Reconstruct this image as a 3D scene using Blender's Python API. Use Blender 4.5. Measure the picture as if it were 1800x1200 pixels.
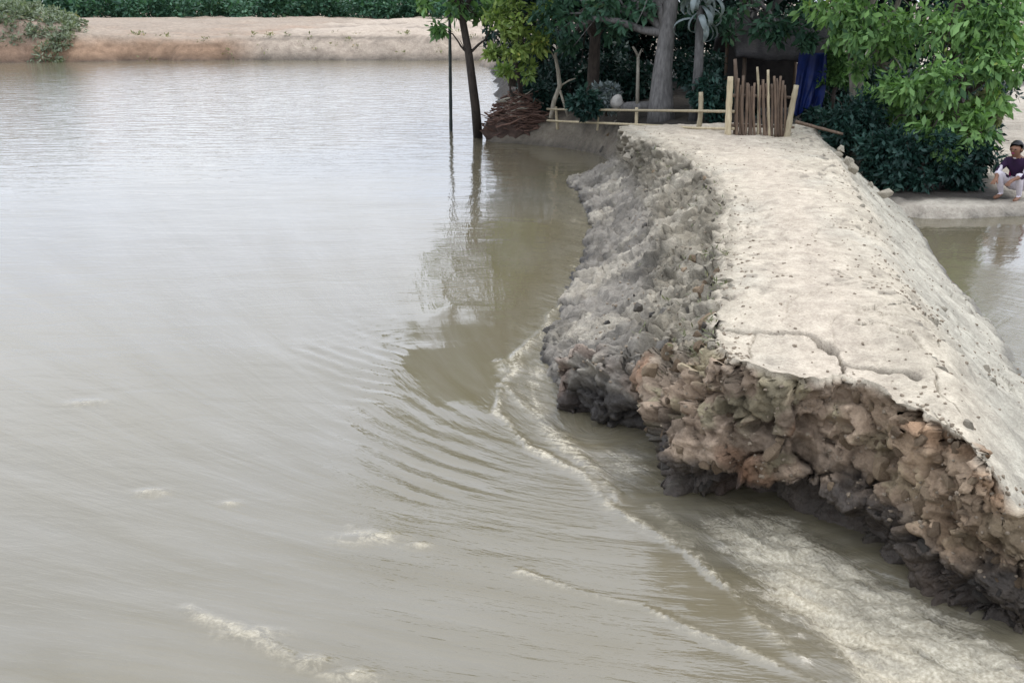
import bpy, bmesh, math, random
import numpy as np
from mathutils import Vector, Matrix

for o in list(bpy.data.objects):
    bpy.data.objects.remove(o)
S = bpy.context.scene
COL = S.collection
R = math.radians
rng = np.random.default_rng(11)
random.seed(5)

# ------------------------------------------------------------------ camera
CAMZ = 3.1
FPX = 1700.0
PITCH = math.atan(600 / FPX)
cd = bpy.data.cameras.new('camera')
cd.sensor_width = 36.0
cd.lens = 36.0 * FPX / 1800.0
cd.clip_start = 0.05
cd.clip_end = 3000
cam = bpy.data.objects.new('camera', cd)
cam.location = (0, 0, CAMZ)
cam.rotation_euler = (math.pi / 2 - PITCH, 0, 0)
COL.objects.link(cam)
S.camera = cam

# ------------------------------------------------------------------ overcast sky
SUN_EL, SUN_ROT = R(58), R(35)
w = bpy.data.worlds.new('World')
S.world = w
w.use_nodes = True
nt = w.node_tree
nt.nodes.clear()
out = nt.nodes.new('ShaderNodeOutputWorld')
bg = nt.nodes.new('ShaderNodeBackground')
sky = nt.nodes.new('ShaderNodeTexSky')
sky.sky_type = 'NISHITA'
sky.sun_disc = False
sky.sun_elevation = SUN_EL
sky.sun_rotation = SUN_ROT
sky.dust_density = 4.0
sky.air_density = 1.0
tc = nt.nodes.new('ShaderNodeTexCoord')
mp = nt.nodes.new('ShaderNodeMapping')
mp.inputs['Scale'].default_value = (1, 1, 2.6)
cn = nt.nodes.new('ShaderNodeTexNoise')
cn.inputs['Scale'].default_value = 2.6
cn.inputs['Detail'].default_value = 6
cr = nt.nodes.new('ShaderNodeValToRGB')
cr.color_ramp.elements[0].position = 0.3
cr.color_ramp.elements[0].color = (15.9, 17.6, 21.2, 1)
cr.color_ramp.elements[1].position = 0.68
cr.color_ramp.elements[1].color = (20.4, 21.4, 23.4, 1)
mx = nt.nodes.new('ShaderNodeMixRGB')
mx.inputs['Fac'].default_value = 0.92
nt.links.new(tc.outputs['Generated'], mp.inputs['Vector'])
nt.links.new(mp.outputs[0], cn.inputs['Vector'])
nt.links.new(cn.outputs['Fac'], cr.inputs['Fac'])
nt.links.new(sky.outputs[0], mx.inputs['Color1'])
sep = nt.nodes.new('ShaderNodeSeparateXYZ')
nt.links.new(tc.outputs['Generated'], sep.inputs[0])
ov = nt.nodes.new('ShaderNodeMapRange')          # standard overcast sky: the zenith is brighter than the horizon
ov.inputs[1].default_value, ov.inputs[2].default_value = 0.0, 1.0
ov.inputs[3].default_value, ov.inputs[4].default_value = 0.66, 1.22
nt.links.new(sep.outputs['Z'], ov.inputs[0])
cm_ = nt.nodes.new('ShaderNodeMixRGB')
cm_.blend_type = 'MULTIPLY'
cm_.inputs['Fac'].default_value = 1.0
nt.links.new(cr.outputs[0], cm_.inputs['Color1'])
nt.links.new(ov.outputs[0], cm_.inputs['Color2'])
nt.links.new(cm_.outputs[0], mx.inputs['Color2'])
nt.links.new(mx.outputs[0], bg.inputs['Color'])
bg.inputs['Strength'].default_value = 0.1
nt.links.new(bg.outputs[0], out.inputs['Surface'])

sl = bpy.data.lights.new('sun', 'SUN')
sl.energy = 1.3
sl.angle = R(14)
sl.color = (1.0, 0.95, 0.88)
so = bpy.data.objects.new('sun', sl)
# direction the light comes from (azimuth measured from +y towards +x)
_az = SUN_ROT
sdir = Vector((math.sin(_az) * math.cos(SUN_EL), math.cos(_az) * math.cos(SUN_EL), math.sin(SUN_EL)))
so.rotation_euler = sdir.to_track_quat('Z', 'Y').to_euler()
so.location = (10, 10, 30)
COL.objects.link(so)

vs = S.view_settings
vs.view_transform = 'Standard'
vs.look = 'None'
vs.gamma = 1.0
vs.exposure = 0.14
vs.use_curve_mapping = False

# ------------------------------------------------------------------ pixel -> place
_f = np.array([0, math.cos(PITCH), -math.sin(PITCH)])
_u = np.array([0, math.sin(PITCH), math.cos(PITCH)])
_r = np.array([1.0, 0, 0])


def ray(px, py):
    return _f + _r * ((px - 900) / FPX) + _u * ((600 - py) / FPX)


def atz(px, py, z):
    d = ray(px, py)
    t = (z - CAMZ) / d[2]
    return np.array([0, 0, CAMZ]) + d * t


def atd(px, py, dist):
    d = ray(px, py)
    t = dist / d[1]
    return np.array([0, 0, CAMZ]) + d * t


def row(z, dist):
    return 600 - math.tan(PITCH - math.atan((CAMZ - z) / dist)) * FPX


# ------------------------------------------------------------------ numpy noise
def _h(ix, iy, iz, seed):
    n = (ix.astype(np.int64) * 374761393 + iy.astype(np.int64) * 668265263 + iz.astype(np.int64) * 2147483647 + seed * 1274126177) & 0xFFFFFFFF
    n = ((n ^ (n >> 13)) * 1274126177) & 0xFFFFFFFF
    n = ((n ^ (n >> 16)) * 2246822519) & 0xFFFFFFFF
    n = n ^ (n >> 15)
    return (n & 0xFFFFFF) / float(0x1000000)


def vnoise(P, seed=0):
    i = np.floor(P).astype(np.int64)
    f = P - i
    f = f * f * f * (f * (f * 6 - 15) + 10)
    res = 0
    for a in (0, 1):
        wa = f[:, 0] if a else 1 - f[:, 0]
        for b in (0, 1):
            wb = f[:, 1] if b else 1 - f[:, 1]
            for c in (0, 1):
                wc = f[:, 2] if c else 1 - f[:, 2]
                res = res + wa * wb * wc * _h(i[:, 0] + a, i[:, 1] + b, i[:, 2] + c, seed)
    return res * 2 - 1


def fbm(P, octv=4, seed=0, gain=0.5):
    s, a, r_ = 0, 1.0, 0.0
    for k in range(octv):
        s = s + a * vnoise(P * (2.03 ** k) + 17.3 * k, seed + k)
        r_ += a
        a *= gain
    return s / r_


def worley(P, seed=0, facets=False):
    i = np.floor(P).astype(np.int64)
    f1 = np.full(len(P), 9.0)
    f2 = np.full(len(P), 9.0)
    cid = np.zeros(len(P))
    fac = np.zeros(len(P))
    for a in (-1, 0, 1):
        for b in (-1, 0, 1):
            for c in (-1, 0, 1):
                jx, jy, jz = i[:, 0] + a, i[:, 1] + b, i[:, 2] + c
                q = np.stack([jx + _h(jx, jy, jz, seed + 1), jy + _h(jx, jy, jz, seed + 2), jz + _h(jx, jy, jz, seed + 3)], 1)
                d = np.sqrt(((P - q) ** 2).sum(1))
                m = d < f1
                f2 = np.where(m, f1, np.minimum(f2, d))
                cid = np.where(m, _h(jx, jy, jz, seed + 4), cid)
                g = np.stack([_h(jx, jy, jz, seed + 5), _h(jx, jy, jz, seed + 6), _h(jx, jy, jz, seed + 7)], 1) * 2 - 1
                fac = np.where(m, ((P - q) * g).sum(1), fac)
                f1 = np.where(m, d, f1)
    return (f1, f2, cid, fac) if facets else (f1, f2, cid)


def sstep(x, a, b):
    t = np.clip((x - a) / (b - a), 0, 1)
    return t * t * (3 - 2 * t)


def poly_sd(x, y, poly):
    """signed distance to a polygon, positive inside"""
    poly = np.asarray(poly, float)[:, :2]
    n = len(poly)
    d2 = np.full(x.shape, 1e18)
    ins = np.zeros(x.shape, bool)
    for k in range(n):
        ax, ay = poly[k]
        bx, by = poly[(k + 1) % n]
        ex, ey = bx - ax, by - ay
        t = np.clip(((x - ax) * ex + (y - ay) * ey) / (ex * ex + ey * ey + 1e-12), 0, 1)
        d2 = np.minimum(d2, (x - ax - t * ex) ** 2 + (y - ay - t * ey) ** 2)
        c = ((ay > y) != (by > y))
        xi = ax + (y - ay) * ex / (ey if abs(ey) > 1e-12 else 1e-12)
        ins ^= c & (x < xi)
    d = np.sqrt(d2)
    return np.where(ins, d, -d)


def line_d(x, y, line):
    line = np.asarray(line, float)[:, :2]
    d2 = np.full(x.shape, 1e18)
    for k in range(len(line) - 1):
        ax, ay = line[k]
        bx, by = line[k + 1]
        ex, ey = bx - ax, by - ay
        t = np.clip(((x - ax) * ex + (y - ay) * ey) / (ex * ex + ey * ey + 1e-12), 0, 1)
        d2 = np.minimum(d2, (x - ax - t * ex) ** 2 + (y - ay - t * ey) ** 2)
    return np.sqrt(d2)


# ------------------------------------------------------------------ mesh helpers
def np_mesh(name, V, F, smooth=True):
    V = np.asarray(V, np.float32)
    F = np.asarray(F, np.int32)
    me = bpy.data.meshes.new(name)
    k = F.shape[1]
    me.vertices.add(len(V))
    me.vertices.foreach_set('co', V.ravel())
    me.loops.add(F.size)
    me.loops.foreach_set('vertex_index', F.ravel())
    me.polygons.add(len(F))
    me.polygons.foreach_set('loop_start', np.arange(0, F.size, k, dtype=np.int32))
    try:
        me.polygons.foreach_set('loop_total', np.full(len(F), k, np.int32))
    except Exception:
        pass
    me.polygons.foreach_set('use_smooth', np.full(len(F), smooth))
    me.update(calc_edges=True)
    return me


def grid_faces(nu, nv):
    a = np.arange(nu * nv).reshape(nu, nv)
    return np.stack([a[:-1, :-1].ravel(), a[:-1, 1:].ravel(), a[1:, 1:].ravel(), a[1:, :-1].ravel()], 1)


def add_attr(me, name, data, kind='FLOAT'):
    data = np.asarray(data, np.float32)
    at = me.attributes.new(name, kind, 'POINT')
    key = {'FLOAT': 'value', 'FLOAT_VECTOR': 'vector', 'FLOAT_COLOR': 'color'}[kind]
    if kind == 'FLOAT_COLOR':
        data = np.concatenate([data[:, :3], np.ones((len(data), 1), np.float32)], 1)
    at.data.foreach_set(key, data.ravel().astype(np.float32))


def obj(name, me, mat=None, parent=None, label=None, cat=None, group=None, kind=None, loc=None):
    o = bpy.data.objects.new(name, me)
    COL.objects.link(o)
    if mat is not None and me is not None and len(me.materials) == 0:
        me.materials.append(mat)
    if parent is not None:
        o.parent = parent
    if loc is not None:
        o.location = loc
    if label:
        o['label'] = label
    if cat:
        o['category'] = cat
    if group:
        o['group'] = group
    if kind:
        o['kind'] = kind
    return o


class MB:
    """collects tubes / boxes into one mesh"""

    def __init__(self):
        self.v, self.f = [], []

    def tube(self, pts, radii, seg=8, cap=True):
        pts = [Vector(p) for p in pts]
        n = len(pts)
        base = len(self.v)
        for i, p in enumerate(pts):
            a = pts[max(0, i - 1)]
            b = pts[min(n - 1, i + 1)]
            t = (b - a).normalized()
            ref = Vector((1, 0, 0)) if abs(t.x) < 0.8 else Vector((0, 1, 0))
            u = t.cross(ref).normalized()
            v = t.cross(u)
            r = radii[i] if hasattr(radii, '__len__') else radii
            for k in range(seg):
                an = 2 * math.pi * k / seg
                self.v.append(p + u * (math.cos(an) * r) + v * (math.sin(an) * r))
        for i in range(n - 1):
            for k in range(seg):
                k2 = (k + 1) % seg
                self.f.append((base + i * seg + k, base + i * seg + k2, base + (i + 1) * seg + k2, base + (i + 1) * seg + k))
        if cap:
            self.f.append(tuple(base + k for k in reversed(range(seg))))
            self.f.append(tuple(base + (n - 1) * seg + k for k in range(seg)))

    def box(self, c, s, rot=None):
        base = len(self.v)
        M = rot or Matrix.Identity(3)
        for dx in (-1, 1):
            for dy in (-1, 1):
                for dz in (-1, 1):
                    self.v.append(Vector(c) + M @ Vector((dx * s[0] / 2, dy * s[1] / 2, dz * s[2] / 2)))
        for q in ((0, 1, 3, 2), (4, 6, 7, 5), (0, 4, 5, 1), (2, 3, 7, 6), (0, 2, 6, 4), (1, 5, 7, 3)):
            self.f.append(tuple(base + k for k in q))

    def mesh(self, name, smooth=True):
        me = bpy.data.meshes.new(name)
        me.from_pydata([tuple(v) for v in self.v], [], self.f)
        me.polygons.foreach_set('use_smooth', [smooth] * len(me.polygons))
        me.update()
        return me


def empty(name, loc, label, cat, group=None):
    o = bpy.data.objects.new(name, None)
    o.empty_display_size = 0.2
    o.location = loc
    COL.objects.link(o)
    o['label'] = label
    o['category'] = cat
    if group:
        o['group'] = group
    return o


def part(name, me, mat, parent, world=True, **kw):
    """a part given in world coordinates under an empty with location only"""
    o = obj(name, me, mat, parent, **kw)
    if world:
        p = parent
        off = Vector((0, 0, 0))
        while p is not None:
            off += Vector(p.location)
            p = p.parent
        o.location = -off
    return o


# ------------------------------------------------------------------ materials
def new_mat(name):
    m = bpy.data.materials.new(name)
    m.use_nodes = True
    t = m.node_tree
    b = t.nodes['Principled BSDF']
    return m, t, b


def N(t, kind, **inp):
    n = t.nodes.new(kind)
    for k, v in inp.items():
        n.inputs[k.replace('_', ' ')].default_value = v
    return n


def attr(t, name):
    n = t.nodes.new('ShaderNodeAttribute')
    n.attribute_name = name
    return n


def math_n(t, op, a, b=None, clamp=False):
    n = t.nodes.new('ShaderNodeMath')
    n.operation = op
    n.use_clamp = clamp
    for i, x in enumerate((a, b)):
        if x is None:
            continue
        if isinstance(x, (int, float)):
            n.inputs[i].default_value = x
        else:
            t.links.new(x, n.inputs[i])
    return n.outputs[0]


def mixc(t, fac, a, b, mode='MIX'):
    n = t.nodes.new('ShaderNodeMixRGB')
    n.blend_type = mode
    for i, x in enumerate((fac, a, b)):
        if isinstance(x, (int, float)):
            n.inputs[i].default_value = x
        elif isinstance(x, tuple):
            n.inputs[i].default_value = (*x, 1) if len(x) == 3 else x
        else:
            t.links.new(x, n.inputs[i])
    return n.outputs[0]


def noise(t, scale, detail=4, rough=0.55, vec=None, dist=0.0):
    n = N(t, 'ShaderNodeTexNoise', Scale=scale, Detail=detail, Roughness=rough, Distortion=dist)
    if vec is not None:
        t.links.new(vec, n.inputs['Vector'])
    return n.outputs['Fac']


def objco(t):
    return t.nodes.new('ShaderNodeTexCoord').outputs['Object']


def mrange(t, v, a, b, c=0.0, d=1.0):
    n = t.nodes.new('ShaderNodeMapRange')
    n.inputs[1].default_value = a
    n.inputs[2].default_value = b
    n.inputs[3].default_value = c
    n.inputs[4].default_value = d
    t.links.new(v, n.inputs[0])
    return n.outputs[0]


def simple_mat(name, c1, c2=None, scale=6.0, rough=0.8, bump=0.0, stretch=None, spec=0.3):
    m, t, b = new_mat(name)
    co = objco(t)
    if stretch:
        mpn = t.nodes.new('ShaderNodeMapping')
        mpn.inputs['Scale'].default_value = stretch
        t.links.new(co, mpn.inputs['Vector'])
        co = mpn.outputs[0]
    nf = noise(t, scale, 5, 0.6, co)
    col = mixc(t, mrange(t, nf, 0.3, 0.7), c1, c2 or tuple(x * 0.6 for x in c1))
    inf = t.nodes.new('ShaderNodeObjectInfo')
    col = mixc(t, 1.0, col, mixc(t, inf.outputs['Random'], (0.75, 0.75, 0.75), (1.2, 1.18, 1.15)), 'MULTIPLY')
    t.links.new(col, b.inputs['Base Color'])
    b.inputs['Roughness'].default_value = rough
    b.inputs['Specular IOR Level'].default_value = spec
    if bump:
        bn = t.nodes.new('ShaderNodeBump')
        bn.inputs['Strength'].default_value = bump
        bn.inputs['Distance'].default_value = 0.02
        t.links.new(nf, bn.inputs['Height'])
        t.links.new(bn.outputs[0], b.inputs['Normal'])
    return m


def soil_mat(name, from_attr=True, col=(0.3, 0.25, 0.18), rough=0.9, fine=1.0, lo=(0.55, 0.52, 0.5), hi=(1.25, 1.25, 1.25)):
    m, t, b = new_mat(name)
    co = objco(t)
    if from_attr:
        base = attr(t, 'soil').outputs['Color']
    else:
        inf = t.nodes.new('ShaderNodeObjectInfo')
        base = mixc(t, 1.0, col, mixc(t, inf.outputs['Random'], lo, hi), 'MULTIPLY')
    n1 = noise(t, 9 * fine, 6, 0.65, co)
    n2 = noise(t, 60 * fine, 5, 0.65, co)
    c = mixc(t, 1.0, base, mixc(t, mrange(t, n1, 0.3, 0.7), (0.74, 0.72, 0.70), (1.18, 1.18, 1.16)), 'MULTIPLY')
    c = mixc(t, 1.0, c, mixc(t, mrange(t, n2, 0.3, 0.7), (0.78, 0.77, 0.76), (1.14, 1.14, 1.13)), 'MULTIPLY')
    t.links.new(c, b.inputs['Base Color'])
    if from_attr:
        wet = attr(t, 'wet').outputs['Fac']
        t.links.new(mrange(t, wet, 0, 1, rough, 0.38), b.inputs['Roughness'])
    else:
        b.inputs['Roughness'].default_value = rough
    b.inputs['Specular IOR Level'].default_value = 0.25
    h = math_n(t, 'ADD', math_n(t, 'MULTIPLY', n1, 1.0), math_n(t, 'MULTIPLY', n2, 0.45))
    bn = t.nodes.new('ShaderNodeBump')
    bn.inputs['Strength'].default_value = 1.0
    bn.inputs['Distance'].default_value = 0.026 / fine
    t.links.new(h, bn.inputs['Height'])
    t.links.new(bn.outputs[0], b.inputs['Normal'])
    return m


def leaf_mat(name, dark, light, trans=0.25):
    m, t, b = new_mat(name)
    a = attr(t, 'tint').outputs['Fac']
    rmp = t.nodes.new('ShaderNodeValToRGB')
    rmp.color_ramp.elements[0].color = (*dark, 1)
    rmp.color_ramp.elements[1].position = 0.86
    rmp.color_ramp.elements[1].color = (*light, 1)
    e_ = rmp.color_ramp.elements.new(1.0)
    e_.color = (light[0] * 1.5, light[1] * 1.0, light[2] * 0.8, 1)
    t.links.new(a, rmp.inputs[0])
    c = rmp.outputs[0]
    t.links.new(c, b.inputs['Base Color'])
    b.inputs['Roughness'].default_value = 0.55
    b.inputs['Specular IOR Level'].default_value = 0.3
    tr = t.nodes.new('ShaderNodeBsdfTranslucent')
    t.links.new(mixc(t, 1.0, c, (1.1, 1.3, 0.6), 'MULTIPLY'), tr.inputs['Color'])
    ms = t.nodes.new('ShaderNodeMixShader')
    ms.inputs[0].default_value = trans
    t.links.new(b.outputs[0], ms.inputs[1])
    t.links.new(tr.outputs[0], ms.inputs[2])
    t.links.new(ms.outputs[0], t.nodes['Material Output'].inputs['Surface'])
    return m


def water_mat():
    m, t, b = new_mat('muddy water')
    flow = attr(t, 'flow').outputs['Vector']
    foam = attr(t, 'foam').outputs['Fac']
    line = attr(t, 'foamline').outputs['Fac']
    calm = attr(t, 'calm').outputs['Fac']
    co = objco(t)
    # silt streaks that follow the current
    mpn = t.nodes.new('ShaderNodeMapping')
    mpn.inputs['Scale'].default_value = (2.2, 16, 1)
    t.links.new(flow, mpn.inputs['Vector'])
    st = noise(t, 1.0, 5, 0.6, mpn.outputs[0], 0.4)
    mpf = t.nodes.new('ShaderNodeMapping')
    mpf.inputs['Scale'].default_value = (7, 46, 1)
    t.links.new(flow, mpf.inputs['Vector'])
    stf = noise(t, 1.0, 4, 0.6, mpf.outputs[0], 0.6)
    big = noise(t, 0.35, 3, 0.5, co)
    mud = mixc(t, mrange(t, st, 0.3, 0.7), (0.114, 0.097, 0.060), (0.156, 0.140, 0.106))
    mud = mixc(t, mrange(t, big, 0.35, 0.65, 0.0, 0.5), mud, (0.120, 0.099, 0.053))
    # foam: broken up by flow aligned and isotropic noise
    fi = noise(t, 14, 6, 0.7, co, 0.8)
    fi2 = noise(t, 55, 3, 0.6, co)
    mpr = t.nodes.new('ShaderNodeMapping')
    mpr.inputs['Scale'].default_value = (1.7, 11, 1)
    t.links.new(attr(t, 'race').outputs['Vector'], mpr.inputs['Vector'])
    frs = noise(t, 1.0, 7, 0.68, mpr.outputs[0], 1.1)
    brk = math_n(t, 'ADD', math_n(t, 'MULTIPLY', stf, 0.5), math_n(t, 'ADD', math_n(t, 'MULTIPLY', frs, 0.75), math_n(t, 'MULTIPLY', fi2, 0.22)))
    fz = math_n(t, 'ADD', brk, math_n(t, 'MULTIPLY', foam, 0.62))
    fz = mrange(t, fz, 1.08, 1.5)
    ln = math_n(t, 'MULTIPLY', line, mrange(t, math_n(t, 'ADD', fi, math_n(t, 'MULTIPLY', stf, 0.6)), 0.70, 1.02))
    ff = math_n(t, 'MAXIMUM', math_n(t, 'MULTIPLY', fz, mrange(t, foam, 0.02, 0.25)), ln, clamp=True)
    colr = mixc(t, ff, mud, mixc(t, mrange(t, fi2, 0.3, 0.7), (0.33, 0.285, 0.20), (0.57, 0.515, 0.395)))
    t.links.new(colr, b.inputs['Base Color'])
    t.links.new(mrange(t, ff, 0, 1, 0.07, 0.65), b.inputs['Roughness'])
    t.links.new(mrange(t, ff, 0, 1, 0.5, 0.12), b.inputs['Specular IOR Level'])
    b.inputs['IOR'].default_value = 1.6
    # ripples
    mpw = t.nodes.new('ShaderNodeMapping')
    mpw.inputs['Scale'].default_value = (0.55, 1.6, 1)
    t.links.new(co, mpw.inputs['Vector'])
    r1 = noise(t, 2.2, 4, 0.55, mpw.outputs[0], 0.6)
    r2 = noise(t, 9.0, 3, 0.5, mpw.outputs[0], 0.3)
    hh = math_n(t, 'ADD', math_n(t, 'MULTIPLY', st, 0.5), math_n(t, 'MULTIPLY', stf, 0.13))
    hh = math_n(t, 'MULTIPLY', hh, calm)
    hh = math_n(t, 'ADD', hh, math_n(t, 'MULTIPLY', r1, mrange(t, calm, 0, 1, 1.1, 0.26)))
    hh = math_n(t, 'ADD', hh, math_n(t, 'MULTIPLY', r2, 0.045))
    hh = math_n(t, 'MULTIPLY', hh, attr(t, 'ripple').outputs['Fac'])
    hh = math_n(t, 'ADD', hh, math_n(t, 'MULTIPLY', math_n(t, 'MULTIPLY', frs, foam), 1.0))
    bn = t.nodes.new('ShaderNodeBump')
    bn.inputs['Strength'].default_value = 1.0
    bn.inputs['Distance'].default_value = 0.028
    t.links.new(hh, bn.inputs['Height'])
    t.links.new(bn.outputs[0], b.inputs['Normal'])
    return m


M_SOIL = soil_mat('embankment soil')
M_LAND = soil_mat('land soil', fine=0.35)
M_CLOD = [soil_mat('grey clod', False, (0.20, 0.185, 0.16)), soil_mat('brown clod', False, (0.30, 0.225, 0.15)),
          soil_mat('pale clod', False, (0.40, 0.36, 0.29), lo=(0.85, 0.84, 0.82), hi=(1.1, 1.1, 1.1)), soil_mat('wet clod', False, (0.075, 0.068, 0.06), 0.5)]
M_WATER = water_mat()
M_BAMBOO = simple_mat('pale bamboo', (0.42, 0.36, 0.24), (0.27, 0.22, 0.14), 5, 0.6, 0.2, (6, 6, 1))
M_BAMBOO_OLD = simple_mat('weathered bamboo', (0.15, 0.105, 0.072), (0.065, 0.045, 0.032), 6, 0.75, 0.3, (6, 6, 1))
M_BARK_GREY = simple_mat('grey bark', (0.145, 0.14, 0.135), (0.06, 0.058, 0.056), 7, 0.9, 0.6, (3, 3, 0.8))
M_BARK_DARK = simple_mat('dark bark', (0.07, 0.055, 0.045), (0.03, 0.025, 0.022), 8, 0.9, 0.6, (3, 3, 0.8))
M_BARK_PALE = simple_mat('pale bark', (0.36, 0.33, 0.27), (0.2, 0.18, 0.14), 8, 0.85, 0.4, (3, 3, 0.8))
M_STICK = simple_mat('dead wood', (0.17, 0.10, 0.075), (0.07, 0.042, 0.034), 9, 0.9, 0.3)
M_LEAF_BRIGHT = leaf_mat('bright leaf', (0.045, 0.10, 0.024), (0.29, 0.37, 0.10), 0.32)
M_LEAF_MID = leaf_mat('mid leaf', (0.016, 0.055, 0.022), (0.15, 0.28, 0.085))
M_LEAF_FRESH = leaf_mat('fresh leaf', (0.018, 0.065, 0.026), (0.24, 0.40, 0.13), 0.32)
M_LEAF_DARK = leaf_mat('dark leaf', (0.005, 0.018, 0.016), (0.020, 0.058, 0.042), 0.1)  # leaf colour darkened to stand in for deep shade in the thicket
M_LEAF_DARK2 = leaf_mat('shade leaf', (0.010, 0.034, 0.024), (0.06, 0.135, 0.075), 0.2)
M_LEAF_GREY = leaf_mat('grey leaf', (0.08, 0.10, 0.10), (0.21, 0.245, 0.245), 0.2)
M_LEAF_DRY = leaf_mat('pale dry leaf', (0.15, 0.16, 0.09), (0.36, 0.36, 0.22), 0.25)
M_THATCH = simple_mat('dark thatch', (0.06, 0.055, 0.055), (0.03, 0.03, 0.032), 14, 0.95, 0.7, (1, 1, 6))
M_WALL = simple_mat('dark matting', (0.035, 0.03, 0.028), (0.018, 0.016, 0.016), 12, 0.95, 0.5)
M_TARP = simple_mat('blue plastic sheet', (0.010, 0.028, 0.16), (0.005, 0.012, 0.07), 5, 0.4, 0.0)
M_STONE = simple_mat('pale stone', (0.42, 0.40, 0.36), (0.28, 0.27, 0.25), 6, 0.85, 0.4)

# ------------------------------------------------------------------ land
land_poly = [(2.2, 16.0), (1.9, 18.0), (1.75, 19.3), (1.4, 20.6), (0.75, 21.3), (0.0, 21.9), (-0.8, 22.3), (-1.05, 22.9), (-0.7, 25), (-1.0, 40), (-2.0, 54.5),
             (-10, 54.6), (-20, 54.0), (-24, 52.8), (-30, 52.0), (-60, 50), (-700, 45), (-700, 900), (900, 900), (900, 14.4), (30, 14.4),
             (6.4, 14.3), (5.2, 14.2), (3.0, 14.5)]


def spaced(*segs):
    o = []
    for a, b, s in segs:
        o.append(np.arange(a, b, s))
    return np.concatenate(o)


gx = np.concatenate([-np.geomspace(900, 36, 26), spaced((-35, -2, 0.4), (-2, 12, 0.13), (12, 30, 0.6)), np.geomspace(30.5, 900, 26)])
gy = np.concatenate([spaced((-60, 12, 4), (12, 28, 0.13), (28, 51, 0.6), (51, 62, 0.16), (62, 120, 1.2)), np.geomspace(121, 900, 20)])
GX, GY = np.meshgrid(gx, gy, indexing='ij')
x, y = GX.ravel(), GY.ravel()
P3 = np.stack([x, y, np.zeros_like(x)], 1)
wob = fbm(P3 * 0.9, 4, 3) * 0.35 * np.where(y > 45, 2.0, 1.0)
sd = poly_sd(x, y, land_poly) + wob * np.where(y < 30, 0.55, 1)
far = sstep(y, 44, 54)
rightz = sstep(x, 4.7, 5.7)
leftz = sstep(x, 3.6, 0.8)
Hnear = (0.92 - 0.36 * leftz) * (1 - rightz) + 0.15 * rightz + 0.2 * sstep(y, 20, 30)
Hfar = 1.25 + 0.35 * fbm(P3 * 0.22, 4, 9)
mound = np.exp(-(((x + 29.0) / 4.8) ** 4 + ((y - 57.0) / 4.2) ** 2)) * 1.35
H = Hnear * (1 - far) + (Hfar + mound) * far
wid = (0.75 + 0.75 * leftz) * (1 - far) + 1.9 * far
wid = np.where((x > 5.2) & (y < 20), 0.16, wid)
k = sstep(sd, -wid * 0.55, wid)
z = -0.9 + (H + 0.9) * k
z += fbm(P3 * 1.7, 5, 21) * np.where(y > 45, 0.16, 0.05) * k
f1, f2, cid = worley(P3 * np.array([3.2, 3.2, 1]), 8)
z += np.where((y < 30), (f2 - f1) * 0.05 * k, 0)
# bund along the flooded field
V = np.stack([x, y, z], 1)
me = np_mesh('ground', V, grid_faces(len(gx), len(gy)))
pale = np.array([0.42, 0.375, 0.31])
brown = np.array([0.29, 0.19, 0.125])
litter_shade = np.array([0.035, 0.030, 0.024])
sandp = np.array([0.36, 0.30, 0.24])
nz = fbm(P3 * 0.6, 4, 41)[:, None]
col = np.repeat(pale[None], len(x), 0) * (1 + 0.25 * nz)
# shade under the trees behind the gate, painted as a dark leaf-strewn ground colour
shade_sd = poly_sd(x, y, [(0.4, 20.8), (1.8, 18.6), (3.0, 17.3), (4.6, 16.3), (5.0, 14.9), (6.6, 14.85), (7.9, 14.9), (8.7, 18), (10.5, 24), (22, 40), (-3, 52), (-1.8, 24), (-1.5, 22.2), (-0.5, 21.5)])
lf = sstep(shade_sd + 0.35 * fbm(P3 * 1.3, 4, 5), -0.12, 0.3)[:, None]
col = col * (1 - lf) + litter_shade * lf
mudk = (sstep(x, 3.2, 2.2) * sstep(z + 0.15 * fbm(P3 * 2.5, 3, 44), 0.62, 0.42) * (y < 26))[:, None]
col = col * (1 - mudk) + (np.array([0.20, 0.175, 0.14]) * (1 + 0.3 * nz)) * mudk
fz = sstep(y, 44, 50)[:, None]
bankc = brown[None] * (1 + 0.4 * fbm(P3 * np.array([0.7, 1.6, 1]), 4, 77)[:, None])
topc = sandp[None] * np.array([0.78, 0.76, 0.74]) * (1 + 0.2 * nz)
tk = sstep(z + 0.25 * fbm(P3 * 0.5, 3, 31) + 0.35 * sstep(x, -14, -6), 0.75, 1.35)[:, None]
bench = sstep(x + 2.5 * fbm(P3 * 0.15, 3, 35), -16.5, -13.0)[:, None]
zl = (z + 0.10 * fbm(P3 * np.array([0.35, 1, 1]), 3, 36))[:, None]
band = np.exp(-((zl - 1.08) / 0.09) ** 2)
low = sandp[None] * 1.06 * (1 - 0.5 * band) * (1 - 0.45 * sstep(zl, 0.45, 0.15))
hi = bankc * (1 - tk) + topc * tk
hi = hi * (1 - 0.30 * np.exp(-((zl - 0.75) / 0.07) ** 2)) * (1 - 0.4 * sstep(zl, 0.5, 0.2))
fcol = hi * (1 - bench) + low * bench
mk = sstep(mound, 0.3, 1.0)[:, None]
fcol = fcol * (1 - mk * 0.75) + np.array([0.40, 0.28, 0.22]) * mk * 0.75
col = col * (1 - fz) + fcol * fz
wetl = sstep(z, 0.16, 0.02)
col = col * (1 - 0.55 * wetl[:, None])
add_attr(me, 'soil', np.clip(col, 0.01, 0.9), 'FLOAT_COLOR')
add_attr(me, 'wet', wetl * 0.6)
obj('ground', me, M_LAND, kind='structure')


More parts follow.
